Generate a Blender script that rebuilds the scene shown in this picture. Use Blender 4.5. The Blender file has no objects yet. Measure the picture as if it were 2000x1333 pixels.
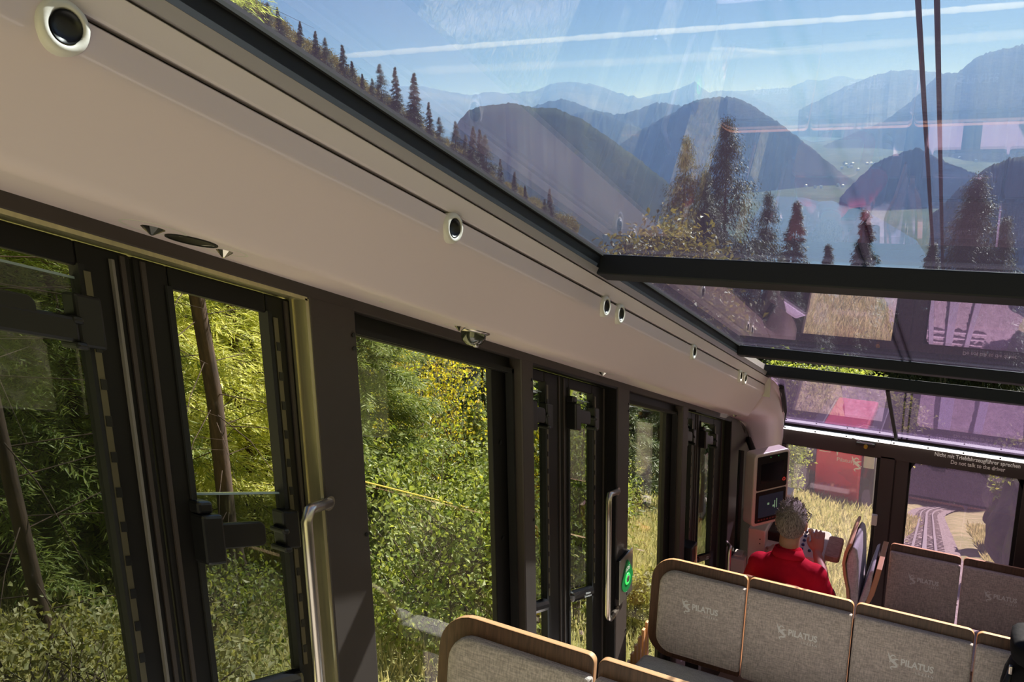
import bpy, bmesh, math, random
import numpy as np
from mathutils import Vector, Matrix
R_ = math.radians
random.seed(7); rng = np.random.default_rng(7)
SC = bpy.context.scene
COL = SC.collection
SL = 0.380555                      # fall of the track: the whole car slopes down along +Y
TH = math.atan(SL); CT, ST = math.cos(TH), math.sin(TH)
TILT = R_(3.0)                     # the car pitches 3 degrees against gravity; everything outside follows gravity

# ------------------------------------------------------------------ camera
F_PX, YAW, PITCH, ROLL = 1562.04, 0.526871, 0.227336, -0.0202769
def cam_axes():
    f = np.array([-math.sin(YAW)*math.cos(PITCH), math.cos(YAW)*math.cos(PITCH), -math.sin(PITCH)])
    r = np.array([math.cos(YAW), math.sin(YAW), 0.0]); u = np.cross(r, f)
    return r*math.cos(ROLL)+u*math.sin(ROLL), -r*math.sin(ROLL)+u*math.cos(ROLL), f
CR, CU, CF = cam_axes()
cam = bpy.data.cameras.new('camera'); cam_ob = bpy.data.objects.new('camera', cam); COL.objects.link(cam_ob)
cam.sensor_width = 36.0; cam.lens = 36.0*F_PX/2000.0; cam.clip_start = 0.02; cam.clip_end = 120000
cam_ob.matrix_world = Matrix(((CR[0],CU[0],-CF[0],0),(CR[1],CU[1],-CF[1],0),(CR[2],CU[2],-CF[2],0),(0,0,0,1)))
SC.camera = cam_ob

# ------------------------------------------------------------------ sky, sun, exposure
SUN_AZ, SUN_EL = R_(20), R_(42)
SC.view_settings.view_transform = 'Standard'; SC.view_settings.look = 'None'
SC.view_settings.exposure = 0.0; SC.view_settings.gamma = 1.0; SC.view_settings.use_curve_mapping = False
world = bpy.data.worlds.new('sky'); SC.world = world; world.use_nodes = True
wn = world.node_tree.nodes; wl = world.node_tree.links; wn.clear()
sky = wn.new('ShaderNodeTexSky'); sky.sky_type = 'NISHITA'; sky.sun_disc = False
sky.sun_elevation = SUN_EL; sky.sun_rotation = SUN_AZ; sky.altitude = 1100; sky.air_density = 1.0; sky.dust_density = .6; sky.ozone_density = 3.5
bg = wn.new('ShaderNodeBackground'); bg.inputs['Strength'].default_value = 0.09
wo = wn.new('ShaderNodeOutputWorld'); wl.new(sky.outputs[0], bg.inputs[0]); wl.new(bg.outputs[0], wo.inputs[0])
sun = bpy.data.lights.new('sun', 'SUN'); sun.energy = 12.5; sun.angle = R_(0.6); sun.color = (1.0, 0.93, 0.82)
sun_ob = bpy.data.objects.new('sun', sun); COL.objects.link(sun_ob)
SUN_DIR = Vector((math.sin(SUN_AZ)*math.cos(SUN_EL), math.cos(SUN_AZ)*math.cos(SUN_EL), math.sin(SUN_EL)))
sun_ob.rotation_euler = (-SUN_DIR).to_track_quat('-Z', 'Y').to_euler(); sun_ob.location = (6, 10, 12)
cy = SC.cycles
cy.use_denoising = True; cy.max_bounces = 8; cy.diffuse_bounces = 3; cy.glossy_bounces = 3; cy.transmission_bounces = 4
cy.transparent_max_bounces = 24; cy.volume_bounces = 1; cy.sample_clamp_indirect = 4.0
cy.caustics_reflective = False; cy.caustics_refractive = False

# ------------------------------------------------------------------ materials
def nodes_of(m):
    m.use_nodes = True; nt = m.node_tree; nt.nodes.clear(); return nt, nt.nodes, nt.links
def setin(node, **kw):
    for k, v in kw.items():
        n = k.replace('_', ' ')
        if n in node.inputs: node.inputs[n].default_value = v
def pbr(name, col, rough=.5, metal=0., spec=.5, noise=0., nscale=8., bump=0., bscale=60., stretch=(1,1,1), emit=None, estr=0., coat=0.):
    m = bpy.data.materials.new(name); nt, N, L = nodes_of(m)
    out = N.new('ShaderNodeOutputMaterial'); b = N.new('ShaderNodeBsdfPrincipled'); L.new(b.outputs[0], out.inputs[0])
    b.inputs['Base Color'].default_value = (*col, 1); b.inputs['Roughness'].default_value = rough; b.inputs['Metallic'].default_value = metal
    b.inputs['Specular IOR Level'].default_value = spec; b.inputs['Coat Weight'].default_value = coat
    if emit: b.inputs['Emission Color'].default_value = (*emit, 1); b.inputs['Emission Strength'].default_value = estr
    if noise or bump:
        tc = N.new('ShaderNodeTexCoord'); mp = N.new('ShaderNodeMapping'); mp.inputs['Scale'].default_value = stretch
        L.new(tc.outputs['Object'], mp.inputs[0])
    if noise:
        nz = N.new('ShaderNodeTexNoise'); setin(nz, Scale=nscale, Detail=5.0); L.new(mp.outputs[0], nz.inputs['Vector'])
        mx = N.new('ShaderNodeMix'); mx.data_type = 'RGBA'
        mx.inputs[6].default_value = (*[c*(1-noise) for c in col], 1); mx.inputs[7].default_value = (*[min(1, c*(1+noise)) for c in col], 1)
        L.new(nz.outputs[0], mx.inputs[0]); L.new(mx.outputs[2], b.inputs['Base Color'])
    if bump:
        nb = N.new('ShaderNodeTexNoise'); setin(nb, Scale=bscale, Detail=3.0); L.new(mp.outputs[0], nb.inputs['Vector'])
        bp = N.new('ShaderNodeBump'); bp.inputs['Strength'].default_value = bump; bp.inputs['Distance'].default_value = .01
        L.new(nb.outputs[0], bp.inputs['Height']); L.new(bp.outputs[0], b.inputs['Normal'])
    return m
def two_tone(name, a, b_, scale, stretch, rough=.6, lo=.35, hi=.65, bump=0., spec=.4, coat=0.):
    m = pbr(name, a, rough, spec=spec, coat=coat); nt = m.node_tree; N, L = nt.nodes, nt.links
    b = [n for n in N if n.type == 'BSDF_PRINCIPLED'][0]
    tc = N.new('ShaderNodeTexCoord'); mp = N.new('ShaderNodeMapping'); mp.inputs['Scale'].default_value = stretch; L.new(tc.outputs['Object'], mp.inputs[0])
    nz = N.new('ShaderNodeTexNoise'); setin(nz, Scale=scale, Detail=6.0, Roughness=.65); L.new(mp.outputs[0], nz.inputs['Vector'])
    cr = N.new('ShaderNodeValToRGB'); cr.color_ramp.elements[0].position = lo; cr.color_ramp.elements[1].position = hi
    cr.color_ramp.elements[0].color = (*a, 1); cr.color_ramp.elements[1].color = (*b_, 1)
    L.new(nz.outputs[0], cr.inputs[0]); L.new(cr.outputs[0], b.inputs['Base Color'])
    if bump:
        bp = N.new('ShaderNodeBump'); bp.inputs['Strength'].default_value = bump; bp.inputs['Distance'].default_value = .01
        L.new(nz.outputs[0], bp.inputs['Height']); L.new(bp.outputs[0], b.inputs['Normal'])
    return m
def fabric(name, a, b_, sc=260.):
    m = pbr(name, a, .95, spec=.15); nt = m.node_tree; N, L = nt.nodes, nt.links
    b = [n for n in N if n.type == 'BSDF_PRINCIPLED'][0]; b.inputs['Sheen Weight'].default_value = .15
    tc = N.new('ShaderNodeTexCoord'); prev = None; outs = []
    for st in ((.12, 1, 1), (1, 1, .12)):
        mp = N.new('ShaderNodeMapping'); mp.inputs['Scale'].default_value = st; L.new(tc.outputs['Object'], mp.inputs[0])
        nz = N.new('ShaderNodeTexNoise'); setin(nz, Scale=sc, Detail=2.0); L.new(mp.outputs[0], nz.inputs['Vector']); outs.append(nz)
    ad = N.new('ShaderNodeMath'); ad.operation = 'ADD'; L.new(outs[0].outputs[0], ad.inputs[0]); L.new(outs[1].outputs[0], ad.inputs[1])
    mr = N.new('ShaderNodeMapRange'); mr.inputs[1].default_value = .75; mr.inputs[2].default_value = 1.25; L.new(ad.outputs[0], mr.inputs[0])
    mx = N.new('ShaderNodeMix'); mx.data_type = 'RGBA'; mx.inputs[6].default_value = (*a, 1); mx.inputs[7].default_value = (*b_, 1)
    L.new(mr.outputs[0], mx.inputs[0]); L.new(mx.outputs[2], b.inputs['Base Color'])
    bp = N.new('ShaderNodeBump'); bp.inputs['Strength'].default_value = .35; bp.inputs['Distance'].default_value = .003
    L.new(ad.outputs[0], bp.inputs['Height']); L.new(bp.outputs[0], b.inputs['Normal'])
    return m
def leafmat(name, a, b_, trans=.45, tcol=None):
    """two leaf colours picked leaf by leaf, thin enough to let sun through"""
    m = bpy.data.materials.new(name); nt, N, L = nodes_of(m)
    out = N.new('ShaderNodeOutputMaterial'); at = N.new('ShaderNodeAttribute'); at.attribute_name = 'leaf'
    mx = N.new('ShaderNodeMix'); mx.data_type = 'RGBA'; mx.inputs[6].default_value = (*a, 1); mx.inputs[7].default_value = (*b_, 1)
    L.new(at.outputs['Fac'], mx.inputs[0])
    d = N.new('ShaderNodeBsdfPrincipled'); setin(d, Roughness=.45); d.inputs['Specular IOR Level'].default_value = .35; L.new(mx.outputs[2], d.inputs['Base Color'])
    t = N.new('ShaderNodeBsdfTranslucent')
    tm = N.new('ShaderNodeMix'); tm.data_type = 'RGBA'; tm.blend_type = 'MULTIPLY'; tm.inputs[0].default_value = 1
    L.new(mx.outputs[2], tm.inputs[6]); tm.inputs[7].default_value = (*(tcol or (1.9, 1.8, .8)), 1); L.new(tm.outputs[2], t.inputs[0])
    ms = N.new('ShaderNodeMixShader'); ms.inputs[0].default_value = trans
    L.new(d.outputs[0], ms.inputs[1]); L.new(t.outputs[0], ms.inputs[2]); L.new(ms.outputs[0], out.inputs[0])
    return m
def glass(name, tint, f0=.04, refl=(1,1,1), dust_veil=.0, veilcol=(.8,.8,.8), rough=0.0, fmax=1.0):
    """a pane: clear with a tint, mirror reflection that grows towards grazing, a thin dusty veil that also stands in for reflected light"""
    m = bpy.data.materials.new(name); nt, N, L = nodes_of(m)
    out = N.new('ShaderNodeOutputMaterial')
    tr = N.new('ShaderNodeBsdfTransparent'); tr.inputs[0].default_value = (*tint, 1)
    gl = N.new('ShaderNodeBsdfGlossy'); gl.inputs[0].default_value = (*refl, 1); gl.inputs['Roughness'].default_value = rough
    lw = N.new('ShaderNodeLayerWeight'); lw.inputs[0].default_value = .5
    pw = N.new('ShaderNodeMath'); pw.operation = 'POWER'; L.new(lw.outputs['Facing'], pw.inputs[0]); pw.inputs[1].default_value = 5
    ml = N.new('ShaderNodeMath'); ml.operation = 'MULTIPLY_ADD'; L.new(pw.outputs[0], ml.inputs[0]); ml.inputs[1].default_value = fmax-f0; ml.inputs[2].default_value = f0
    ms = N.new('ShaderNodeMixShader'); L.new(ml.outputs[0], ms.inputs[0]); L.new(tr.outputs[0], ms.inputs[1]); L.new(gl.outputs[0], ms.inputs[2])
    last = ms
    if dust_veil:
        tl = N.new('ShaderNodeBsdfTranslucent'); tl.inputs[0].default_value = (*veilcol, 1)
        tc = N.new('ShaderNodeTexCoord'); nz = N.new('ShaderNodeTexNoise'); setin(nz, Scale=5.0, Detail=6.0, Roughness=.7); L.new(tc.outputs['Object'], nz.inputs['Vector'])
        mr = N.new('ShaderNodeMapRange'); mr.inputs[1].default_value = .3; mr.inputs[2].default_value = .7
        mr.inputs[3].default_value = dust_veil*.9; mr.inputs[4].default_value = dust_veil*1.1; L.new(nz.outputs[0], mr.inputs[0])
        m2 = N.new('ShaderNodeMixShader'); L.new(mr.outputs[0], m2.inputs[0]); L.new(ms.outputs[0], m2.inputs[1]); L.new(tl.outputs[0], m2.inputs[2]); last = m2
    L.new(last.outputs[0], out.inputs[0])
    return m
def volmat(name, col, dens, g=.2):
    m = bpy.data.materials.new(name); nt, N, L = nodes_of(m); out = N.new('ShaderNodeOutputMaterial')
    v = N.new('ShaderNodeVolumeScatter'); v.inputs[0].default_value = (*col, 1); v.inputs['Density'].default_value = dens; v.inputs['Anisotropy'].default_value = g
    L.new(v.outputs[0], out.inputs['Volume']); return m
M = dict(
    cream=pbr('cream_paint', (.87,.72,.76), .38, spec=.4, noise=.02, nscale=3),
    white_lac=pbr('white_lacquer', (.78,.74,.68), .35),
    dark=pbr('dark_paint', (.009,.008,.008), .45, spec=.3, noise=.12, nscale=30),
    post=pbr('brown_grey_paint', (.058,.045,.041), .5, spec=.45, noise=.08, nscale=25),
    roofdark=pbr('charcoal_paint', (.009,.011,.016), .55, spec=.3),
    black=pbr('black_plastic', (.010,.010,.011), .35),
    gloss=pbr('glossy_black', (.010,.010,.012), .16, spec=.6),
    rubber=pbr('black_rubber', (.012,.012,.012), .75),
    alu=pbr('brushed_aluminium', (.55,.53,.50), .3, metal=1.0, noise=.08, nscale=40, stretch=(1,1,.05)),
    steel=pbr('satin_steel', (.66,.60,.54), .28, metal=1.0),
    jamb=pbr('bronze_metal', (.66,.60,.36), .38, metal=.85, noise=.2, nscale=18, stretch=(6,6,.25)),
    railpaint=pbr('grey_rail_paint', (.82,.73,.78), .4),
    greystrip=pbr('grey_strip', (.50,.46,.50), .35, metal=.3),
    trackmetal=pbr('dull_track_metal', (.17,.15,.10), .4, metal=.7),
    mirror=pbr('polished_reflector', (.62,.60,.52), .12, metal=1.0),
    walnut=two_tone('walnut_veneer', (.065,.029,.016), (.165,.080,.045), 14., (9,3,.6), .38, .3, .72, spec=.5),
    armwood=two_tone('pale_armrest_wood', (.40,.22,.15), (.62,.38,.27), 14., (2,9,.6), .4),
    oakedge=pbr('plywood_edge', (.62,.33,.16), .45),
    fab=fabric('grey_brown_fabric', (.45,.385,.355), (.79,.69,.64)),
    fabseat=fabric('grey_seat_fabric', (.46,.45,.47), (.72,.70,.71)),
    print=pbr('white_print', (.97,.95,.93), .8),
    floor=pbr('warm_floor', (.64,.54,.47), .6, noise=.2, nscale=40),
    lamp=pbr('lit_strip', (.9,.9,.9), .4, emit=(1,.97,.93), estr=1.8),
    screen=pbr('dark_screen', (.012,.012,.015), .12, spec=.6),
    screenlit=pbr('lit_screen', (.01,.012,.02), .15, emit=(.10,.12,.20), estr=.07),
    led=pbr('green_led', (.02,.3,.05), .3, emit=(.05,1,.15), estr=.9),
    green=pbr('green_plate', (.0,.20,.045), .4),
    redled=pbr('red_led', (.3,.02,.02), .3, emit=(1,.08,.05), estr=.25),
    yellow=pbr('yellow_plastic', (.75,.45,.03), .4),
    redpaint=pbr('red_paint', (.80,.015,.04), .35, coat=.4),
    redshirt=pbr('red_knit', (.62,.008,.035), .85, spec=.2, noise=.12, nscale=20, bump=.3, bscale=14),
    trousers=pbr('grey_cloth', (.36,.34,.33), .9, noise=.1, bump=.3, bscale=12),
    skin=pbr('skin', (.56,.30,.21), .5, noise=.06, nscale=20),
    hair=two_tone('grey_hair', (.06,.047,.040), (.55,.50,.45), 30., (8,8,1.2), .7, .35, .62, bump=.8),
    win=glass('window_glass', (.95,.96,.94), .04, dust_veil=.005, veilcol=(.8,.8,.75)),
    sash=glass('sash_glass', (.56,.59,.58), .045, dust_veil=.010, veilcol=(.8,.8,.8)),
    edge=pbr('glass_edge', (.45,.60,.70), .2, spec=.8),
    roofglass=glass('roof_glass', (.85,.92,.96), .06, (.92,.80,1.0), dust_veil=.013, veilcol=(.66,.50,.80)),  # roof and front panes: mauve veil colour stands in for reflected light
    purple=glass('mauve_glass', (.62,.56,.70), .08, (.85,.74,1.0), dust_veil=.045, veilcol=(.56,.42,.64)),
    rightglass=glass('mauve_front_glass', (.80,.72,.82), .05, (.9,.8,1.0), dust_veil=.022, veilcol=(.70,.54,.80)),
    frontglass=glass('front_glass', (.90,.86,.90), .045, (.95,.85,1.0), dust_veil=.022, veilcol=(.80,.66,.80)),
    bag=pbr('black_nylon', (.006,.006,.008), .75, spec=.2, bump=.3, bscale=30),
)

# ------------------------------------------------------------------ object helpers
def tag(o, label=None, cat=None, group=None, kind=None):
    if label: o['label'] = label
    if cat: o['category'] = cat
    if group: o['group'] = group
    if kind: o['kind'] = kind
    return o
def empty(name, loc=(0,0,0)):
    o = bpy.data.objects.new(name, None); o.location = loc; o.empty_display_size = .05; COL.objects.link(o); return o
class MB:
    """gathers geometry in world coordinates; build() links it as one mesh object"""
    def __init__(s): s.v = []; s.f = []; s.mi = []; s.cur = 0
    def add(s, verts, faces):
        k = len(s.v); s.v += [tuple(map(float, p)) for p in verts]; s.f += [[i+k for i in f] for f in faces]; s.mi += [s.cur]*len(faces); return s
    def hexa(s, p):      # 8 points: bottom 0-3 counter-clockwise, top 4-7
        return s.add(p, [(3,2,1,0),(4,5,6,7),(0,1,5,4),(1,2,6,5),(2,3,7,6),(3,0,4,7)])
    def box(s, x0,x1,y0,y1,z0,z1):
        return s.hexa([(x0,y0,z0),(x1,y0,z0),(x1,y1,z0),(x0,y1,z0),(x0,y0,z1),(x1,y0,z1),(x1,y1,z1),(x0,y1,z1)])
    def lbox(s, x0,x1,y0,y1,w0,w1):      # vertical sides, top and bottom follow the slope of the car
        a, b = -SL*y0, -SL*y1
        return s.hexa([(x0,y0,a+w0),(x1,y0,a+w0),(x1,y1,b+w0),(x0,y1,b+w0),(x0,y0,a+w1),(x1,y0,a+w1),(x1,y1,b+w1),(x0,y1,b+w1)])
    def sbox(s, x0,x1,u0,u1,v0,v1):      # square to the sloping roof
        P = lambda x,u,v: (x, u*CT+v*ST, -u*ST+v*CT)
        return s.hexa([P(x0,u0,v0),P(x1,u0,v0),P(x1,u1,v0),P(x0,u1,v0),P(x0,u0,v1),P(x1,u0,v1),P(x1,u1,v1),P(x0,u1,v1)])
    def strip(s, prof, y0, y1, n=1):     # open (x, w) profile run along the slope
        ys = [y0+(y1-y0)*i/n for i in range(n+1)]; k = len(prof)
        v = [(x, y, w-SL*y) for y in ys for x, w in prof]
        return s.add(v, [(i*k+j, i*k+j+1, (i+1)*k+j+1, (i+1)*k+j) for i in range(n) for j in range(k-1)])
    def closed(s, prof, y0, y1):         # closed (x, w) profile run along the slope, capped
        k = len(prof); v = [(x, y, w-SL*y) for y in (y0, y1) for x, w in prof]
        return s.add(v, [(j, (j+1)%k, k+(j+1)%k, k+j) for j in range(k)]+[tuple(range(k-1,-1,-1)), tuple(range(k, 2*k))])
    def prism(s, poly, origin, ax, ay, n, depth):   # planar polygon given in (ax, ay) about origin, extruded along n
        O, X, Y, Nn = map(Vector, (origin, ax, ay, n)); k = len(poly)
        v = [O+X*a+Y*b for a, b in poly]+[O+X*a+Y*b+Nn*depth for a, b in poly]
        return s.add(v, [(j, (j+1)%k, k+(j+1)%k, k+j) for j in range(k)]+[tuple(range(k-1,-1,-1)), tuple(range(k, 2*k))])
    def tube(s, pts, r, n=10, cap=True):
        pts = [Vector(p) for p in pts]; rs = r if isinstance(r, (list, tuple)) else [r]*len(pts); k = len(s.v); up = None
        for i, p in enumerate(pts):
            d = (pts[min(i+1, len(pts)-1)]-pts[max(i-1, 0)]).normalized()
            if up is None: up = d.orthogonal().normalized()
            up = (up-d*up.dot(d)).normalized(); sd = d.cross(up)
            for j in range(n):
                a = 2*math.pi*j/n; s.v.append(tuple(p+(up*math.cos(a)+sd*math.sin(a))*rs[i]))
        nf = len(s.f)
        for i in range(len(pts)-1):
            for j in range(n): s.f.append([k+i*n+j, k+i*n+(j+1)%n, k+(i+1)*n+(j+1)%n, k+(i+1)*n+j])
        if cap: s.f.append([k+j for j in range(n-1,-1,-1)]); s.f.append([k+(len(pts)-1)*n+j for j in range(n)])
        s.mi += [s.cur]*(len(s.f)-nf); return s
    def lathe(s, prof, origin, axis, n=28):   # (radius, height along axis)
        O = Vector(origin); A = Vector(axis).normalized(); U = A.orthogonal().normalized(); W = A.cross(U); k = len(s.v); nf = len(s.f)
        for r, h in prof:
            for j in range(n):
                a = 2*math.pi*j/n; s.v.append(tuple(O+A*h+(U*math.cos(a)+W*math.sin(a))*r))
        for i in range(len(prof)-1):
            for j in range(n): s.f.append([k+i*n+j, k+i*n+(j+1)%n, k+(i+1)*n+(j+1)%n, k+(i+1)*n+j])
        s.mi += [s.cur]*(len(s.f)-nf); return s
    def build(s, name, mat, parent=None, bevel=0., smooth=False, seg=2, loc=None, fix=True):
        me = bpy.data.meshes.new(name)
        o = bpy.data.objects.new(name, me); COL.objects.link(o)
        piv = Vector(loc) if loc is not None else (Vector(parent.matrix_basis.translation) if (parent and not parent.parent) else Vector((0,0,0)))
        if parent and parent.parent: piv = Vector(parent.parent.matrix_basis.translation)+Vector(parent.matrix_basis.translation)
        me.from_pydata([tuple(Vector(p)-piv) for p in s.v], [], s.f)
        if fix:
            bm = bmesh.new(); bm.from_mesh(me); bmesh.ops.recalc_face_normals(bm, faces=bm.faces); bm.to_mesh(me); bm.free()
        for m in (mat if isinstance(mat, (list, tuple)) else [mat]): me.materials.append(m)
        if isinstance(mat, (list, tuple)): me.polygons.foreach_set('material_index', s.mi)
        if parent: o.parent = parent
        else: o.location = piv
        if smooth: me.polygons.foreach_set('use_smooth', [True]*len(me.polygons))
        if bevel:
            b = o.modifiers.new('bevel', 'BEVEL'); b.width = bevel; b.segments = seg; b.limit_method = 'ANGLE'; b.angle_limit = R_(35)
        return o
def struct(name, mb, mat, **kw):
    o = mb.build(name, mat, **kw); o['kind'] = 'structure'; return o
def copy_thing(o, parent=None):
    c = o.copy(); COL.objects.link(c); c.parent = parent
    for ch in [x for x in bpy.data.objects if x.parent == o]: copy_thing(ch, c)
    return c
def rrect(w, h, r, n=6, rs=None):      # rounded rectangle about (0,0), corner radii bl, br, tr, tl
    rs = rs or (r,)*4; pts = []
    for (cx, cy, a0), q in zip(((-w/2,-h/2,180),(w/2,-h/2,270),(w/2,h/2,0),(-w/2,h/2,90)), rs):
        ox, oy = cx-math.copysign(q, cx), cy-math.copysign(q, cy)
        for i in range(n+1):
            a = R_(a0+90*i/n); pts.append((ox+q*math.cos(a), oy+q*math.sin(a)))
    return pts
def text_geo(body, size, align='CENTER', spacing=1.0, bold=0.0):
    cu = bpy.data.curves.new('txt', 'FONT'); cu.body = body; cu.size = size; cu.align_x = align; cu.space_character = spacing; cu.offset = bold
    cu.resolution_u = 3
    ob = bpy.data.objects.new('txt', cu); COL.objects.link(ob)
    bpy.context.view_layer.update()
    me = ob.evaluated_get(bpy.context.evaluated_depsgraph_get()).to_mesh()
    v = [tuple(p.co) for p in me.vertices]; f = [tuple(p.vertices) for p in me.polygons]
    bpy.data.objects.remove(ob); bpy.data.curves.remove(cu)
    return v, f
def put_text(mb, geo, O, ax, ay, sx=1.0):
    v, f = geo; O, ax, ay = Vector(O), Vector(ax), Vector(ay)
    mb.add([O+ax*p[0]*sx+ay*p[1] for p in v], f)
def W(y, w): return w-SL*y

# ------------------------------------------------------------------ car: left wall
XI = -1.15
header = MB().lbox(-1.26, XI, -.6, 4.75, .175, .34)
hd = struct('wall_left', header, M['post'], bevel=.003)
struct('trim_1', MB().lbox(-1.262, -1.152, -.6, 5.2, -3.3, -1.25), M['post'])            # lower wall below the panes
POSTS = [(.33,.45),(1.169,1.302),(2.03,2.103),(2.79,2.913),(3.619,3.702)]
for i, (a, b) in enumerate(POSTS):
    m = MB().lbox(-1.255, XI+.001, a, b, -1.3, .18); m.lbox(-1.262, -1.235, a-.02, b+.02, -1.3, .18)
    o = struct('window_post', m, M['post'], bevel=.004)
    for ww in (.12, .09, -.35, -.9): MB().lathe([(0,.002),(.005,.002),(.005,0)], (XI+.002, b-.012, W(b-.012, ww)), (1,0,0), 10).build('screw', M['black'], o)
# end post with curved top corner and a narrow slit window
y0, y1 = 4.561, 5.06
pts = [(y0,-1.3),(y1+.12,-1.3),(y1+.10,-.55),(y1+.02,-.15),(y1-.08,.06),(y1-.2,.145),(y1-.34,.18),(y0,.18)]
end = MB(); hole = [(4.74,-.8),(4.93,-.8),(4.93,0.0),(4.74,0.0)]
def yw_quad(mb, x0, x1, q):
    mb.hexa([(x0,q[0][0],W(*q[0])),(x1,q[0][0],W(*q[0])),(x1,q[1][0],W(*q[1])),(x0,q[1][0],W(*q[1])),
             (x0,q[3][0],W(*q[3])),(x1,q[3][0],W(*q[3])),(x1,q[2][0],W(*q[2])),(x0,q[2][0],W(*q[2]))])
yw_quad(end, -1.25, XI, [(y0,-1.3),(4.75,-1.3),(4.75,.18),(y0,.18)])
yw_quad(end, -1.25, XI, [(4.75,0.0),(4.90,0.0),(4.90,.115),(4.75,.18)])
yw_quad(end, -1.25, XI, [(4.90,-.75),(5.33,-.75),(5.33,.14),(4.90,.19)])
yw_quad(end, -1.25, XI, [(4.75,-1.3),(5.33,-1.3),(5.33,-.75),(4.75,-.75)])
struct('wall_front', end, M['post'])
sl = MB().lbox(-1.235,-1.228,4.73,4.92,-.77,.02); sg = struct('window_3', sl, M['sash'])
fr = MB().lbox(-1.22,-1.17,4.75,4.765,-.75,0).lbox(-1.22,-1.17,4.885,4.90,-.75,0).lbox(-1.22,-1.17,4.75,4.90,-.75,-.735)
fr.build('window_frame', M['black'], sg)

def picture_window(n, a, b):
    """fixed pane between two posts: outer frame, gasket, pane"""
    g = MB().lbox(-1.233, -1.227, a-.01, b+.01, -1.3, .16)
    root = struct('window_%d' % n, g, M['win'])
    f = MB().lbox(-1.225,-1.19,a,b,.125,.178).lbox(-1.225,-1.205,a,a+.028,-1.3,.14).lbox(-1.225,-1.205,b-.085,b,-1.3,.14).lbox(-1.225,-1.19,a,b,-1.3,-1.24)
    f.build('window_frame', M['dark'], root, bevel=.003)
    k = MB().lbox(-1.2,-1.176,b-.012,b,-1.3,.14).lbox(-1.2,-1.176,a,b,.128,.142)
    k.build('gasket', M['rubber'], root)
    for ww in (-.1,-.42,-.74): MB().lathe([(0,.003),(.007,.003),(.007,0)], (-1.204, b-.045, W(b-.045, ww)), (1,0,0), 10).build('screw', M['black'], root)
picture_window(1, 1.302, 2.03)
picture_window(2, 2.913, 3.619)

def door_leaf(n, a, b, ga, gb, track_a, track_b, sash_top, hinge='right', low=-1.24):
    """one leaf of a sliding door: a..b whole leaf, ga..gb glazed opening, slotted track for the drop window beside it"""
    x0, x1 = -1.217, -1.196
    f = MB().lbox(x0,x1,a,ga,low,.165).lbox(x0,x1,gb,b,low,.165).lbox(x0,x1,ga,gb,.125,.165).lbox(x0,x1,ga,gb,low,low+.06)
    d = struct('door_%d' % n, f, M['dark'], bevel=.004)
    lower = MB().lbox(-1.214,-1.209,ga-.005,gb+.005,low+.03,-.70); lower.build('lower_pane', M['win'], d)
    r = MB().lbox(-1.216,-1.178,ga-.004,gb+.004,-.715,-.668); rail = r.build('cross_rail', M['gloss'], d, bevel=.016)
    if n in (4, 6):
        tx = MB(); yt_ = ga+.66*(gb-ga)
        for j, s_ in enumerate(('Abheben', 'Schwenkarm')):
            put_text(tx, text_geo(s_, .0135), (-1.1775, yt_, W(yt_, -.692-.0125*j)), (0,CT,-ST), (0,0,1))
        tx.build('lettering', M['print'], rail)
    ridge = MB()
    for yy in ((a+.012, a+.02), (b-.02, b-.012)): ridge.lbox(x1-.002, x1+.004, yy[0], yy[1], low, .16)
    ridge.build('ridge', M['post'], d)
    tk = MB().lbox(x1-.004, x1+.006, track_a, track_b, -.66, .12); tr = tk.build('track', M['trackmetal'], d)
    ww = .07
    while ww > -.64:
        MB().lbox(x1+.004, x1+.0075, track_a+.002, track_b+.001, ww-.018, ww).build('slot', M['black'], tr); ww -= .062
    gk = MB().lbox(-1.217, x1+.005, ga-.008, ga+.003, low, .13).lbox(-1.217, x1+.005, gb-.002, gb+.008, low, .13)
    gk.build('gasket', M['rubber'], d)
    s0 = MB().lbox(-1.211,-1.206,ga-.004,gb+.004,-.67,sash_top); pane = s0.build('drop_window', M['sash'], d)
    MB().lbox(-1.2125,-1.2045,ga-.004,gb+.004,sash_top,sash_top+.004).build('pane_edge', M['edge'], pane)
    return d
def latch(d, ga, gb, w, back=True):
    """black thumb latch bridging the drop window: body, flat grip, catch on the far stile"""
    x = -1.19
    b = MB().lbox(x-.02, x+.03, ga-.012, ga+.032, w-.055, w+.045).lbox(x-.02, x+.02, ga-.012, ga+.02, w+.045, w+.07)
    bo = b.build('latch', M['black'], d, bevel=.006)
    hs = (gb-ga)*.55
    g = MB(); P = rrect(hs, .052, .014)
    g.prism(P, (x+.012, ga+.02+hs/2, W(ga+.02+hs/2, w)+.0), (0,CT,-ST), (0,0,1), (1,0,0), .012); g.build('grip', M['black'], bo, bevel=.003)
    c = MB().lbox(x-.015, x+.02, gb-.028, gb+.016, w-.04, w+.045).lbox(x-.015, x+.032, gb-.04, gb-.02, w-.045, w-.032).lbox(x-.015, x+.028, gb-.038, gb-.02, w-.005, w+.008)
    c.build('catch', M['black'], d, bevel=.005)
d1 = door_leaf(1, .45, .818, .50, .728, .733, .744, .104)
MB().lbox(-1.2,-1.188,.780,.785,-1.24,.15).build('edge_strip', pbr('worn_edge', (.22,.20,.19), .4), d1)
latch(d1, .50, .728, .035)
MB().lbox(-1.2,-1.165,.47,.70,.0,.042).build('bar', M['black'], d1, bevel=.006)
d2 = door_leaf(2, .822, 1.162, .885, 1.097, 1.108, 1.119, -.259)
latch(d2, .885, 1.097, -.335)
d3 = door_leaf(3, 2.103, 2.385, 2.12, 2.262, 2.268, 2.28, .09); latch(d3, 2.12, 2.262, .01)
d4 = door_leaf(4, 2.389, 2.77, 2.446, 2.645, 2.657, 2.67, .09); latch(d4, 2.446, 2.645, .03)
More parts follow.
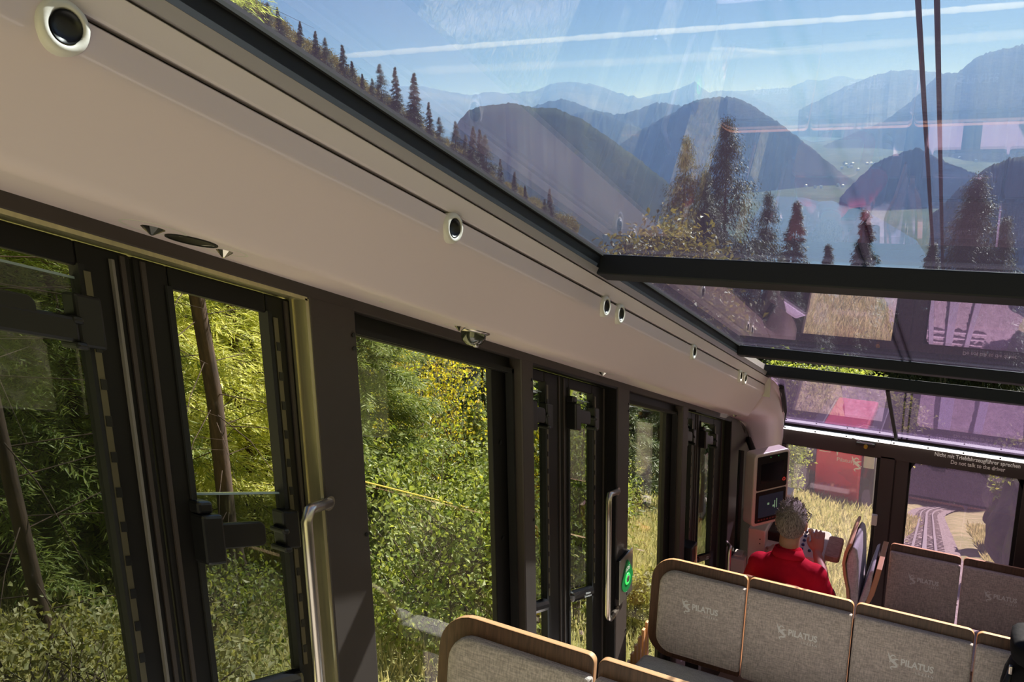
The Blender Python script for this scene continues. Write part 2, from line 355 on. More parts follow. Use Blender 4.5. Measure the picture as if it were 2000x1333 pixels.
d5 = door_leaf(5, 3.702, 4.0, 3.72, 3.90, 3.906, 3.918, .09); latch(d5, 3.72, 3.90, .03)
d6 = door_leaf(6, 4.004, 4.52, 4.07, 4.33, 4.345, 4.36, .09); latch(d6, 4.07, 4.33, .03)
for i, (a, x) in enumerate(((1.166, 0), (2.787, 1), (4.558, 2))):        # metal reveal beside each doorway
    j = MB().lbox(-1.232,-1.152,a-.006,a+.004,-1.3,.172); j.lbox(-1.195,-1.187,a-.009,a-.005,-1.3,.17)
    struct('door_jamb', j, M['jamb'] if i == 0 else M['dark'])
    hr = MB().lbox(-1.235,-1.152,a-.72,a,.168,.178); struct('door_lintel', hr, M['jamb'] if i == 0 else M['dark'])

# ------------------------------------------------------------------ car: side cove and roof
def cove(sgn, y0, y1, name, n=40):
    p = [(-1.26,.205),(-1.02,.205),(-1.006,.207),(-.998,.214),(-.992,.226),(-.986,.236),(-.932,.330),(-.924,.3435),(-.9205,.352),(-.920,.360),(-.920,.391),(-.926,.394),(-.96,.394)]
    rp = [(-.95,.402),(-.917,.402),(-.914,.405),(-.898,.436),(-.90,.438),(-.95,.438)]
    gp = [(-.94,.441),(-.893,.441),(-.887,.462),(-.91,.462)]
    c = MB().strip([(sgn*-x, w) for x, w in p], y0, y1, n); c.strip([(sgn*-1.26,.30),(sgn*-1.26,.62)], y0, y1, 1)
    o = struct(name, c, M['cream'], smooth=True)
    o.modifiers.new('thick', 'SOLIDIFY').thickness = .004
    em = o.modifiers.new('edges', 'EDGE_SPLIT'); em.split_angle = R_(32)
    k = MB().closed([(sgn*-x, w) for x, w in rp], y0, y1); k.build('cover_rail', M['railpaint'], o)
    k = MB().closed([(sgn*-x, w) for x, w in gp], y0, y1); k.build('edge_strip', M['greystrip'], o)
    k = MB().lbox(*sorted((sgn*.985, sgn*.93)), y0, y1, .38, .46); k.build('shadow_gap', M['rubber'], o)
    return o
cove(-1, -1.2, 4.30, 'ceiling_left')
cove(1, -1.2, 5.0, 'ceiling_right')
VB = .503*CT                                    # roof plane, square to the slope
for sgn, nm in ((-1,'trim_2'),(1,'trim_3')):
    a, b = sorted((sgn*.887, sgn*.96))
    f = MB().sbox(a, b, -1.3, 3.66, .460*CT, VB); o = struct(nm, f, M['roofdark'])
    MB().sbox(*sorted((sgn*.880, sgn*.90)), -1.3, 3.66, VB-.006, VB+.006).build('gasket', M['rubber'], o)
    MB().sbox(*sorted((sgn*.96, sgn*1.27)), -1.3, 3.66, .4*CT, VB).build('outer_edge', M['roofdark'], o)
def u_of(y, z): return y*CT-z*ST
U1 = u_of(2.012,-.29); U2 = u_of(3.565,-.875); U3 = u_of(4.209,-1.12)
def beam(u, v0, v1, dep, name):
    b = MB().sbox(-.96,.96,u,u+dep,v0,v1); return struct(name, b, [M['roofdark']], bevel=.004)
beam(U1, .443*CT, VB, .085, 'roof_beam')
beam(U2, .455*CT, VB, .075, 'roof_beam')
b3 = beam(U3, .440*CT, VB, .085, 'roof_beam')
g1 = struct('window_4', MB().sbox(-.95,.95,-1.3,U1+.01,VB,VB+.008), M['roofglass'])
g2 = struct('window_5', MB().sbox(-.95,.95,U1+.07,U2+.02,VB,VB+.008), M['roofglass'])
struct('trim_4', MB().sbox(-1.0,-.905,U2+.07,U3,.462*CT,VB), M['greystrip'])
# raked front pane from the last roof beam down to the front header
YF = 5.29
pA, pB = (4.275,-1.185), (YF-.02,-1.765)
def raked(x0, x1, t0, t1, off0, off1):
    d = Vector((0,pB[0]-pA[0],pB[1]-pA[1])); n = Vector((0,-d.z,d.y)).normalized()
    P = lambda x,t,o: (x, *(Vector((0,*pA))+d*t+n*o)[1:])
    return [P(x0,t0,off0),P(x1,t0,off0),P(x1,t1,off0),P(x0,t1,off0),P(x0,t0,off1),P(x1,t0,off1),P(x1,t1,off1),P(x0,t1,off1)]
w6 = struct('window_6', MB().hexa(raked(-1.06,1.06,-.03,1.02,0,.008)), M['purple'])
MB().hexa(raked(-.317,-.299,-.02,1.0,-.012,.0)).build('mullion', M['rubber'], w6)
# front end of the cove, bending down beside the raked pane
tp = [(-.895,4.30,W(4.30,.46)),(-.852,4.42,-1.285),(-.870,4.58,-1.385),(-.908,4.85,-1.545),(-.962,5.10,-1.69),(-.994,5.26,-1.79),(-.990,5.285,-1.93)]
bt = [(-1.15,4.30,W(4.30,.205)),(-1.15,4.62,W(4.62,.205)),(-1.15,4.86,W(4.86,.190)),(-1.15,5.02,W(5.02,.12)),(-1.15,5.12,W(5.12,.0)),(-1.15,5.18,W(5.18,-.09)),(-1.15,5.2,-2.02)]
lo = [(-1.0,4.30,W(4.30,.212)),(-1.0,4.62,W(4.62,.212)),(-1.005,4.86,W(4.86,.198)),(-1.02,5.02,W(5.02,.13)),(-1.05,5.14,W(5.14,.01)),(-1.07,5.21,W(5.21,-.085)),(-1.08,5.24,-2.005)]
md = [(-.922,4.30,W(4.30,.346)),(-.905,4.56,W(4.56,.34)),(-.925,4.82,W(4.82,.30)),(-.965,5.05,W(5.05,.22)),(-1.0,5.21,W(5.21,.10)),(-1.02,5.275,W(5.275,.0)),(-1.025,5.28,-1.965)]
hi = [(-.921,4.30,W(4.30,.40)),(-.885,4.46,W(4.46,.41)),(-.90,4.70,W(4.70,.36)),(-.945,5.04,W(5.04,.27)),(-.985,5.22,W(5.22,.16)),(-1.0,5.285,W(5.285,.06)),(-1.0,5.298,-1.94)]
rows = [bt, lo, md, hi, tp]; v = [p for r_ in rows for p in r_]; k = 7
fc = [(i*k+j,i*k+j+1,(i+1)*k+j+1,(i+1)*k+j) for i in range(4) for j in range(6)]
cf = MB(); cf.add(v, fc); o = struct('ceiling_front', cf, M['cream'], smooth=True)
sb = o.modifiers.new('sub', 'SUBSURF'); sb.levels = 2; sb.render_levels = 2
o.modifiers.new('thick', 'SOLIDIFY').thickness = -.006
hook = MB().lbox(-.93,-.885,4.296,4.306,.33,.46); struct('trim_5', hook, M['steel'])
gs = MB()
for (a, b) in zip(tp[1:5], tp[2:6]):
    gs.hexa([(a[0]-.012,a[1],a[2]-.004),(a[0]+.014,a[1],a[2]-.004),(b[0]+.014,b[1],b[2]-.004),(b[0]-.012,b[1],b[2]-.004),
             (a[0]-.012,a[1],a[2]+.05),(a[0]+.014,a[1],a[2]+.05),(b[0]+.014,b[1],b[2]+.05),(b[0]-.012,b[1],b[2]+.05)])
struct('trim_6', gs, M['rubber'])

# ------------------------------------------------------------------ car: front wall
fw = MB().box(-1.05,1.15,YF,YF+.08,-1.915,-1.80)
fw.box(-.389,-.305,YF+.0,YF+.08,-3.4,-1.9); fw.box(-.30,-.224,YF+.01,YF+.08,-3.4,-1.9); fw.box(-.31,-.295,YF+.02,YF+.08,-3.4,-1.9)
fw.box(.385,.50,YF,YF+.08,-3.4,-1.9); fw.box(-1.25,-.965,YF,YF+.08,-3.4,-1.92)
fw.box(-1.05,1.15,YF,YF+.08,-3.5,-3.02); fw.box(.50,1.15,YF,YF+.08,-3.4,-1.9)
o = struct('wall_back', fw, M['post'], bevel=.003); o.name = 'wall_end'
MB().box(-1.05,1.15,YF-.03,YF+.07,-1.775,-1.757).build('ledge', M['rubber'], o)
tx = MB(); yt = YF-.001
for s_, xa, xb, zt in (('Nicht mit Triebfahrzeugführer sprechen', -.090, .357, -1.846), ('Do not talk to the driver', -.001, .283, -1.882)):
    tg = text_geo(s_, .036, bold=.0006); wd = max(p[0] for p in tg[0])-min(p[0] for p in tg[0])
    put_text(tx, tg, ((xa+xb)/2, yt, zt), (1,0,0), (0,0,1), (xb-xa)/wd)
tx.build('lettering', M['print'], o)
def corner_pane(x0,x1,z0,z1,c):
    return [(x0,z0),(x1,z0),(x1,z1-c),(x1-c,z1),(x0+c,z1),(x0,z1-c)]
wl_ = struct('window_7', MB().prism(corner_pane(-.97,-.385,-3.05,-1.91,.01),(0,YF+.05,0),(1,0,0),(0,0,1),(0,1,0),.006), M['frontglass'])
wr_ = struct('window_8', MB().prism(corner_pane(-.23,.39,-3.05,-1.91,.01),(0,YF+.05,0),(1,0,0),(0,0,1),(0,1,0),.006), M['rightglass'])
for w_, (x0,x1) in ((wr_,(-.224,.385)),):
    f = MB().prism([(x0,-1.915),(x0,-1.985),(x0+.038,-1.915)],(0,YF+.02,0),(1,0,0),(0,0,1),(0,1,0),.025)
    f.prism([(x1,-1.915),(x1-.038,-1.915),(x1,-1.985)],(0,YF+.02,0),(1,0,0),(0,0,1),(0,1,0),.025)
    f.box(x0,x0+.012,YF+.02,YF+.05,-3.0,-1.92); f.box(x1-.02,x1,YF+.02,YF+.05,-3.0,-1.92)
    f.build('gasket', M['rubber'], w_)
f = MB().box(-.41,-.389,YF+.02,YF+.05,-3.0,-1.92); f.box(-.97,-.385,YF+.02,YF+.05,-1.925,-1.915); f.build('gasket', M['rubber'], wl_)
# lit strip in two lengths above the header
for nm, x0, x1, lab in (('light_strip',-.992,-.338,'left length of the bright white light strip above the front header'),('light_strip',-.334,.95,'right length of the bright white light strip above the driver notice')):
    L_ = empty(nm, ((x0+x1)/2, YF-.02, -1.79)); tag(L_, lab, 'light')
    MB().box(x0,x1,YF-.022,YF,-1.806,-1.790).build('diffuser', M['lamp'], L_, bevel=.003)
    x = x0+.015
    while x < min(x1, .5): MB().lathe([(0,.002),(.005,.002),(.005,0)], (x,YF-.0225,-1.795), (0,-1,0), 10).build('screw', M['black'], L_); x += .19
c = empty('camera_bracket', (-.47,YF-.03,-1.83)); tag(c, 'small black sensor bracket with a yellow knob under the light strip', 'sensor')
MB().box(-.535,-.425,YF-.05,YF,-1.838,-1.818).build('bracket', M['black'], c, bevel=.004)
MB().lathe([(0,.02),(.011,.018),(.012,0)], (-.475,YF-.05,-1.832), (0,-1,-.2), 14).build('knob', M['yellow'], c, smooth=True)
MB().tube([(-.56,YF-.02,-1.803),(-.50,YF-.06,-1.808),(-.44,YF-.05,-1.812)], .004, 6).build('cable', M['steel'], c)

# shell that is out of the picture but closes the car
struct('wall_right', MB().lbox(1.15,1.26,-1.4,5.3,-3.3,-.35).lbox(1.15,1.26,-1.4,5.3,.175,.34), M['post'])
for a, b in ((-.5,-.4),(.3,.45),(1.169,1.302),(2.03,2.103),(2.79,2.913),(3.619,3.702),(4.5,5.3)):
    struct('window_post', MB().lbox(1.15,1.25,a,b,-1.3,.18), M['post'])
fl = MB()
for a, b, z in ((-1.4,0,-1.60),(0,1.72,-2.22),(1.72,3.36,-2.84),(3.36,5.37,-3.25)): fl.box(-1.2,1.2,a,b,z-.12,z)
for y, z0, z1 in ((0,-2.22,-1.6),(1.72,-2.84,-2.22),(3.36,-3.3,-2.84)): fl.box(-1.2,1.2,y-.03,y,z0,z1-.1)
struct('floor', fl, M['floor'])

# ------------------------------------------------------------------ fittings
def grommet(y, label, scale=1.0):
    c = (-.920, y, W(y,.3725)); o = empty('spotlight', c); tag(o, label, 'spotlight', 'round spotlights along the left cove')
    MB().lathe([(.019,.001),(.019,.010),(.0225,.013),(.028,.012),(.0315,.006),(.032,-.004)], c, (1,0,0), 36).build('ring', M['white_lac'], o, smooth=True)
    MB().lathe([(.019,.012),(.0165,.006),(.006,.004),(0,.004)], c, (1,0,0), 24).build('lens', M['black'], o, smooth=True)
for y, l in ((.580,'round white spotlight with a dark lens at the upper left, nearest the camera'),
             (1.344,'round white spotlight above the dome camera, second from the near end'),
             (2.113,'left one of the close pair of round spotlights below the first roof beam'),
             (2.225,'right one of the close pair of round spotlights below the first roof beam'),
             (2.978,'single small round spotlight midway between the two spotlight pairs'),
             (3.735,'left one of the tiny spotlight pair at the far end of the cove'),
             (3.828,'right one of the tiny spotlight pair at the far end of the cove')):
    grommet(y, l)
SN = Vector((0,-ST,-CT)) # soffit normal, downwards
def soffit_pt(y, x=-1.07): return (x, y, W(y,.2035))
def reflector(y, label, r=.036):
    c = soffit_pt(y); o = empty('reading_light', c); tag(o, label, 'light', 'conical lights in the soffit')
    MB().lathe([(r+.004,.0),(r+.004,.003),(r,.003),(r*.98,-.0)], c, SN, 32).build('rim', M['white_lac'], o)
    MB().lathe([(r,.0015),(0,.0015)], c, SN, 28).build('recess', M['black'], o)
    MB().lathe([(r*.5,.0),(.003,.013),(0,.014)], c, SN, 9).build('cone', M['mirror'], o)
    return o
reflector(.777,'conical soffit light left of the dark oval speaker, nearest the camera',.044)
reflector(.905,'conical soffit light right of the dark oval speaker',.034)
reflector(1.59,'conical soffit light just left of the dome camera')
reflector(2.46,'conical soffit light above the middle door')
reflector(4.30,'conical soffit light near the front end of the cove')
c = soffit_pt(.843); o = empty('speaker', c); tag(o, 'round black speaker grille between two conical lights in the soffit', 'speaker')
MB().lathe([(.0,.003),(.036,.003),(.036,.0)], c, SN, 32).build('grille', M['black'], o)
MB().lathe([(.036,.0),(.036,.0045),(.040,.0045),(.040,.0)], c, SN, 32).build('rim', M['rubber'], o)
c = soffit_pt(1.652); o = empty('dome_camera', c); tag(o, 'glossy dome camera hanging under the soffit above the big window', 'camera')
MB().lathe([(.040,.0),(.040,.006),(.034,.008)], c, SN, 28).build('base', M['steel'], o, smooth=True)
MB().lathe([(.033,.006),(.032,.018),(.026,.030),(.014,.038),(0,.040)], c, SN, 24).build('dome', pbr('smoked_dome', (.05,.055,.04), .06, spec=1.0, coat=1.0), o, smooth=True)
MB().lathe([(0,.043),(.007,.042),(.008,.036)], Vector(c)+Vector((.012,0,0)), SN, 12).build('eye', M['alu'], o, smooth=True)
tinyrng = random.Random(3)
for y, lab in ((1.30,'tiny white screw cap in the soffit right of the first post'),(2.16,'left tiny screw cap in the soffit past the second post'),(2.19,'right tiny screw cap in the soffit past the second post')):
    tag(MB().lathe([(0,.004),(.007,.003),(.009,0)], soffit_pt(y), SN, 14).build('screw_cap', M['white_lac'], smooth=True), lab, 'screw cap', 'screw caps in the soffit')
def grab(ya, yb, wt, zlen, label, x=-1.10):
    zt = W(ya, wt); zb = zt-zlen; d = -SL*(yb-ya); xw = -1.149
    bend = lambda z, sg: [(xw,yb,z+d),((xw+x)/2,ya+(yb-ya)*.55,z+d*.55),(x-.006,ya+(yb-ya)*.2,z+d*.2),(x-.001,ya+.012,z-sg*.006),(x,ya,z-sg*.026)]
    p = bend(zt, 1)+[(x,ya,zt-.03-(zlen-.06)*i/6) for i in range(1,6)]+bend(zb, -1)[::-1]
    o = empty('grab_rail', (x,ya,zb)); tag(o, label, 'grab rail', 'steel grab rails on the door posts')
    MB().tube(p, .0115, 14).build('tube', M['steel'], o, smooth=True)
    for z in (zt+d, zb+d): MB().lathe([(0,.004),(.016,.004),(.016,-.002)], (xw,yb,z), (1,0,0), 16).build('flange', M['steel'], o)
grab(1.063,1.178,-.270,.62,'large steel grab rail on the near door post beside the big window')
grab(2.590,2.797,-.258,.530,'steel grab rail on the post beside the green emergency button')
grab(4.44,4.57,-.62,.36,'short grab rail at the far door by the end post')
# emergency call box, level
o = empty('emergency_call_box', (-1.149,2.842,-1.70)); tag(o, 'metal emergency call box with a green SOS button on the post', 'call box')
MB().box(-1.15,-1.130,2.785,2.905,-1.80,-1.625).build('housing', M['dark'], o, bevel=.003)
MB().box(-1.130,-1.126,2.775,2.913,-1.815,-1.618).build('plate', M['alu'], o)
yc, zc, xp = 2.850, -1.725, -1.126
gp = []
for a in range(0, 360, 10):
    r = .060; ca, sa = math.cos(R_(a)), math.sin(R_(a)); gp.append((r*ca*(1 if sa < 0 else 1-.62*sa), r*sa*(1 if sa < 0 else 1.35)))
MB().prism(gp,(xp,yc,zc),(0,1,0),(0,0,1),(1,0,0),.003).build('button_shield', M['green'], o)
MB().lathe([(.016,.003),(.018,.006),(.024,.006),(.026,.003)],(xp,yc,zc-.004),(1,0,0),28).build('ring', M['led'], o)
MB().lathe([(.016,.003),(.014,.007),(0,.008)],(xp,yc,zc-.004),(1,0,0),24).build('button', M['alu'], o, smooth=True)
t = MB(); put_text(t, text_geo('SOS', .026), (xp+.0035,yc,zc+.034), (0,1,0), (0,0,1)); t.build('lettering', M['print'], o)
MB().box(xp,xp+.002,yc-.003,yc+.003,zc-.080,zc-.066).build('slot', M['black'], o)
o = empty('door_handle_box', (-1.17,3.80,-1.99)); tag(o, 'small black lock box with a copper edge at the lower far door', 'lock box')
MB().box(-1.20,-1.12,3.74,3.83,-2.10,-2.005).build('housing', M['black'], o, bevel=.006)
MB().box(-1.125,-1.115,3.80,3.815,-2.25,-2.02).build('edge', M['oakedge'], o)

# ------------------------------------------------------------------ seats
def emblem(mb, O, s, ax, ay):
    """winged serpent emblem drawn with tapering strokes"""
    O, ax, ay = Vector(O), Vector(ax), Vector(ay)
    def stroke(pts, ws):
        P = []
        for i, (a, b) in enumerate(pts):
            d = Vector((pts[min(i+1,len(pts)-1)][0]-pts[max(i-1,0)][0], pts[min(i+1,len(pts)-1)][1]-pts[max(i-1,0)][1])).normalized()
            n = Vector((-d.y, d.x)); P.append((Vector((a,b))+n*ws[i], Vector((a,b))-n*ws[i]))
        v = []; f = []
        for i, (l, r) in enumerate(P):
            v += [O+ax*(l.x*s)+ay*(l.y*s), O+ax*(r.x*s)+ay*(r.y*s)]
            if i: f.append((2*i-2,2*i-1,2*i+1,2*i))
        mb.add(v, f)
    stroke([(-.42,.62),(-.36,.42),(-.30,.28),(-.20,.12),(-.05,0),(.10,-.10),(.22,-.22),(.24,-.34),(.12,-.40),(-.06,-.42),(-.18,-.50),(-.12,-.62),(.02,-.70)],
           [.01,.05,.08,.11,.12,.11,.09,.08,.07,.06,.05,.035,.0])
    stroke([(-.24,.22),(-.22,.38),(-.10,.50),(.04,.48),(.12,.38)], [.03,.05,.05,.04,.02])
    stroke([(-.02,.10),(.12,.22),(.32,.26)], [.10,.07,.02])
    stroke([(-.20,.05),(-.26,-.08),(-.22,-.18)], [.05,.04,.0])
    stroke([(.20,-.20),(.34,-.16),(.40,-.20)], [.06,.03,.0])
TILT_S = R_(9)
BX, BY, BN = Vector((1,0,0)), Vector((0,math.sin(TILT_S),math.cos(TILT_S))), Vector((0,-math.cos(TILT_S),math.sin(TILT_S)))
def pillow(mb, poly, O, ax, ay, n, depth, inset=.018, crown=.006):
    """upholstered pad: rounded outline, rolled edge, softly crowned face"""
    O, ax, ay, n = Vector(O), Vector(ax), Vector(ay), Vector(n); k = len(poly)
    rings = [(1.0,0),(1.0,depth*.55),(1-.010,depth*.85),(1-.03,depth),(1-.10,depth+crown*.4),(1-.35,depth+crown),(1-.7,depth+crown*1.2)]
    cx = sum(p[0] for p in poly)/k; cyy = sum(p[1] for p in poly)/k; v = []; f = []
    for sc, h in rings:
        for a, b in poly: v.append(O+ax*(cx+(a-cx)*sc)+ay*(cyy+(b-cyy)*sc)+n*h)
    for i in range(len(rings)-1):
        for j in range(k): f.append((i*k+j, i*k+(j+1)%k, (i+1)*k+(j+1)%k, (i+1)*k+j))
    f.append(tuple((len(rings)-1)*k+j for j in range(k))); f.append(tuple(range(k-1,-1,-1)))
    mb.add(v, f)
def seat(xl, xr, ytop, ztop, label, group, end=False, wide=.0, logo=True, hgt=.43, cushion=True, lean=None):
    """one place of a bench: walnut shell, upholstered back pad with print, seat cushion on a walnut pan, pedestal"""
    w = xr-xl; xc = (xl+xr)/2; top = Vector((xc, ytop, ztop))
    root = empty('train_seat', (xc, ytop-.25, ztop-1.0)); tag(root, label, 'seat', group)
    g = .004; h = hgt
    O = top-BY*(h/2)
    rs = (.10,.012,.02,.11) if end else (.012,.012,.022,.022)
    sh = rrect(w-2*g, h, .02, 8, rs)
    m = MB().prism(sh, O, BX, BY, -BN, .022); nq = len(sh); m.mi = [1]*nq+[0, 0]
    shell = m.build('backrest_shell', [M['walnut'], M['oakedge']], root, bevel=.003)
    rim = .044 if not end else .046
    pw = w-.008-(.045 if end else .0); ph = h-rim-.012
    if end: ph = h-rim-.03
    rs2 = (.075,.01,.012,.075) if end else (.012,.012,.012,.012)
    pad = rrect(pw, ph, .012, 7, rs2)
    m = MB(); pillow(m, pad, O+BX*((.0225) if end else 0)+BY*((h-ph)/2-rim-.0)+BN*0, BX, BY, BN, .026)
    pd = m.build('backrest_cushion', M['fab'], root, smooth=True)
    e = pd.modifiers.new('e','EDGE_SPLIT'); e.split_angle = R_(60)
    if logo:
        C = top-BY*.185+BN*.0335+BX*(.02 if end else 0)
        m = MB(); put_text(m, text_geo('PILATUS', .036, 'LEFT', 1.0, .0012), C-BX*.028-BY*.006, BX, BY, .86)
        put_text(m, text_geo('L U Z E R N', .0125, 'LEFT', 1.2, .0003), C+BX*.026-BY*.026, BX, BY, .8)
        emblem(m, C-BX*.052, .050, BX, BY)
        m.build('logo_print', M['print'], pd, fix=False)
    if cushion:
        zs = ztop-h+.036; yb = ytop-h*math.sin(TILT_S)-.02
        rs3 = (.11,.02,.02,.03) if end else (.02,)*4
        m = MB(); pillow(m, rrect(w-.012, .44, .02, 6, rs3), (xc, yb-.235, zs-.05), (1,0,0), (0,.985,-.17), (0,.17,.985), .06)
        sc_ = m.build('seat_cushion', M['fabseat'], root, smooth=True); e = sc_.modifiers.new('e','EDGE_SPLIT'); e.split_angle = R_(60)
        MB().prism(rrect(w-.01,.46,.02,6,rs3),(xc,yb-.238,zs-.069),(1,0,0),(0,.985,-.17),(0,.17,.985),.018).build('seat_pan', M['walnut'], root, bevel=.003)
        MB().box(xc-.05,xc+.05,yb-.3,yb-.05,ztop-1.02,zs-.10).build('pedestal', M['dark'], root)
        MB().box(xc-.03,xc+.03,yb+.03,yb+.07,zs-.10,ztop-h*.75).build('bracket', M['dark'], root)
    return root
GB = 'seats of the middle row'
xg = [-1.128,-.697,-.2765,.1435,.5635]
labB = ['middle row seat at the window end with a rounded walnut corner','middle row seat second from the window, in front of the man in red','middle row seat third from the window, its print nearest the right','middle row seat behind the black backpack at the right edge']
for i in range(4): seat(xg[i], xg[i+1], 3.162, -1.766, labB[i], GB, end=(i==0), hgt=.45)
GA = 'seats of the near row'
seat(-1.162, -.700, 1.578, -1.188, 'near row seat at the window end, cut by the bottom edge', GA, end=True, hgt=.46)
seat(-.697, -.277, 1.578, -1.188, 'near row seat second from the window, only its top corner showing', GA, hgt=.46)
GC = 'seats of the front row'
xc_ = [-.269,.112,.505]
seat(xc_[0], xc_[1], 4.95, -2.318, 'front row seat beside the dark pillar, left of the pair', GC, hgt=.41)
seat(xc_[1]+.004, xc_[2], 4.95, -2.318, 'front row seat below the right front pane, right of the pair', GC, hgt=.41)
# folded tip-up seat seen from its side
o = empty('tip_up_seat', (-.40,4.6,-2.9)); tag(o, 'folded tip-up seat with plywood edges beside the driver', 'seat')
def side_slab(mb, prof, y0, y1):
    k = len(prof); v = [(x,y,z) for y in (y0,y1) for x,z in prof]
    mb.add(v, [(j,(j+1)%k,k+(j+1)%k,k+j) for j in range(k)]+[tuple(range(k-1,-1,-1)),tuple(range(k,2*k))])
bk = [(-.452,-2.17),(-.475,-2.235),(-.482,-2.30),(-.470,-2.38),(-.450,-2.46),(-.438,-2.56),(-.42,-2.72)]
m = MB(); side_slab(m, bk+[(x+.016,z) for x,z in reversed(bk)], 4.52, 4.92); m.build('backrest_shell', M['oakedge'], o, smooth=False, bevel=.003)
cu = [(-.432,-2.19),(-.455,-2.25),(-.462,-2.31),(-.452,-2.39),(-.432,-2.47),(-.42,-2.57),(-.41,-2.66)]
m = MB(); side_slab(m, cu+[(-.385,-2.62),(-.385,-2.50),(-.392,-2.36),(-.398,-2.27),(-.410,-2.205)], 4.53, 4.91); m.build('backrest_cushion', M['fabseat'], o, bevel=.012, smooth=True)
m = MB(); side_slab(m, [(-.36,-2.60),(-.385,-2.55),(-.355,-2.42),(-.335,-2.325),(-.318,-2.31),(-.322,-2.42),(-.338,-2.56)], 4.53, 4.91); m.build('seat_cushion', M['fabseat'], o, bevel=.012, smooth=True)
pn = [(-.275,-2.295),(-.285,-2.36),(-.303,-2.46),(-.32,-2.51),(-.345,-2.55),(-.35,-2.62)]
m = MB(); side_slab(m, [(x-.028,z) for x,z in pn]+list(reversed(pn)), 4.53, 4.91); m.build('seat_pan', M['oakedge'], o, bevel=.003)
MB().box(-.45,-.33,4.66,4.78,-3.25,-2.62).build('pedestal', M['dark'], o)
# black rod beside it
o = empty('control_rod', (-.42,5.2,-3.2)); tag(o, 'thin black rod with a pale square tip standing by the left front pane', 'rod')
MB().tube([(-.388,5.2,-2.31),(-.395,5.2,-2.45),(-.42,5.2,-2.90),(-.43,5.2,-3.25)], .006, 8).build('shaft', M['black'], o)
MB().box(-.402,-.370,5.185,5.215,-2.335,-2.265).build('tip', M['white_lac'], o, bevel=.004)
# slatted wood panel at the wall beside the middle row
o = empty('slatted_panel', (-1.08,2.95,-2.6)); tag(o, 'slatted wooden panel in sunlight between wall and middle row seats', 'panel')
for i in range(9):
    y = 2.78+.045*i; MB().box(-1.149,-1.137,y,y+.024,-2.75,-2.215+.31*(y-2.78)).build('slat', M['oakedge'], o, bevel=.002)
# backpack
o = empty('backpack', (.34,2.93,-2.27)); tag(o, 'black backpack standing on the seat at the right edge', 'backpack')
def blob(mb, c, r, e=.55, nu=20, nv=14):
    sg = lambda a: math.copysign(abs(a)**e, a); v = []; f = []
    for i in range(nv+1):
        ph = -math.pi/2+math.pi*i/nv
        for j in range(nu):
            th = 2*math.pi*j/nu; v.append((c[0]+r[0]*sg(math.cos(ph))*sg(math.cos(th)), c[1]+r[1]*sg(math.cos(ph))*sg(math.sin(th)), c[2]+r[2]*sg(math.sin(ph))))
    for i in range(nv):
        for j in range(nu): f.append((i*nu+j, i*nu+(j+1)%nu, (i+1)*nu+(j+1)%nu, (i+1)*nu+j))
    mb.add(v, f)
m = MB(); blob(m, (.39,2.94,-1.96), (.172,.10,.30)); m.build('sack', M['bag'], o, smooth=True)
m = MB(); blob(m, (.40,2.95,-1.655), (.165,.11,.045), .45); m.build('lid', M['bag'], o, smooth=True)
m = MB(); blob(m, (.38,2.84,-2.04), (.12,.05,.16), .6); m.build('pocket', M['bag'], o, smooth=True)
MB().tube([(.250,2.90,-1.72),(.222,2.86,-1.82),(.214,2.85,-1.95),(.225,2.86,-2.15)], .012, 8).build('strap', M['black'], o, smooth=True)
MB().box(.236,.248,2.872,2.888,-1.735,-1.705).build('buckle', M['steel'], o, bevel=.003)

# ------------------------------------------------------------------ driver's place
o = empty('monitor_housing', (-.93,4.72,-2.02)); tag(o, 'white housing with two black screens hung beside the driver', 'monitor')
HX = Vector((math.sin(R_(36)), math.cos(R_(36)), 0)); HN = Vector((math.cos(R_(36)), -math.sin(R_(36)), 0)); HZ = Vector((0,0,1))
hc = Vector((-.935,4.715,-2.005))
tip = R_(-7); HZ2 = (HZ*math.cos(tip)+HX*math.sin(tip)*0).normalized()
hw, hh = .275, .47
m = MB().prism(rrect(hw,hh,.03,6), hc-HN*.085, HX, HZ, HN, .085); m.build('case', M['white_lac'], o, bevel=.008)
m = MB().prism(rrect(hw-.045,hh*.46,.008,4), hc+HZ*.108, HX, HZ, HN, .004); s1 = m.build('upper_screen', M['black'], o)
MB().prism(rrect(hw-.10,.125,.004,2), hc+HZ*.105+HN*.0042, HX, HZ, HN, .001).build('display', M['screen'], s1)
MB().lathe([(.006,.002),(.008,.004),(.011,.004),(.012,0)], hc+HX*.092+HZ*.045+HN*.004, HN, 16).build('button', M['redled'], s1)
for q in (.0,.06): MB().lathe([(0,.002),(.002,.002)], hc+HX*(q-.02)+HZ*.205+HN*.004, HN, 8).build('indicator', M['led'], s1)
m = MB().prism(rrect(hw-.045,hh*.43,.008,4), hc-HZ*.112, HX, HZ, HN, .004); s2 = m.build('lower_screen', M['black'], o)
MB().prism(rrect(hw-.085,.145,.004,2), hc-HZ*.108+HN*.0042, HX, HZ, HN, .001).build('display', M['screenlit'], s2)
mi_ = pbr('screen_icon', (.2,.3,.2), .4, emit=(.45,.75,.45), estr=.25)
for a, b, w_, h_ in ((.03,.0,.006,.05),(.045,.005,.006,.06),(-.02,.01,.014,.014),(.02,-.01,.012,.012)): MB().prism(rrect(w_,h_,.002,2), hc-HZ*(.108-b)+HX*a+HN*.0053, HX, HZ, HN, .0006).build('icon', mi_, s2)
mk = pbr('dim_key', (.25,.06,.05), .5)
for i in range(9): MB().prism(rrect(.013,.009,.002,2), hc-HZ*.196+HX*(-.088+.022*i)+HN*.004, HX, HZ, HN, .002).build('key', mk, s2)
MB().tube([hc-HN*.08+HZ*.10, hc-HN*.16+HZ*.16, (-1.14,4.95,-1.80)], .02, 10).build('arm', M['dark'], o)
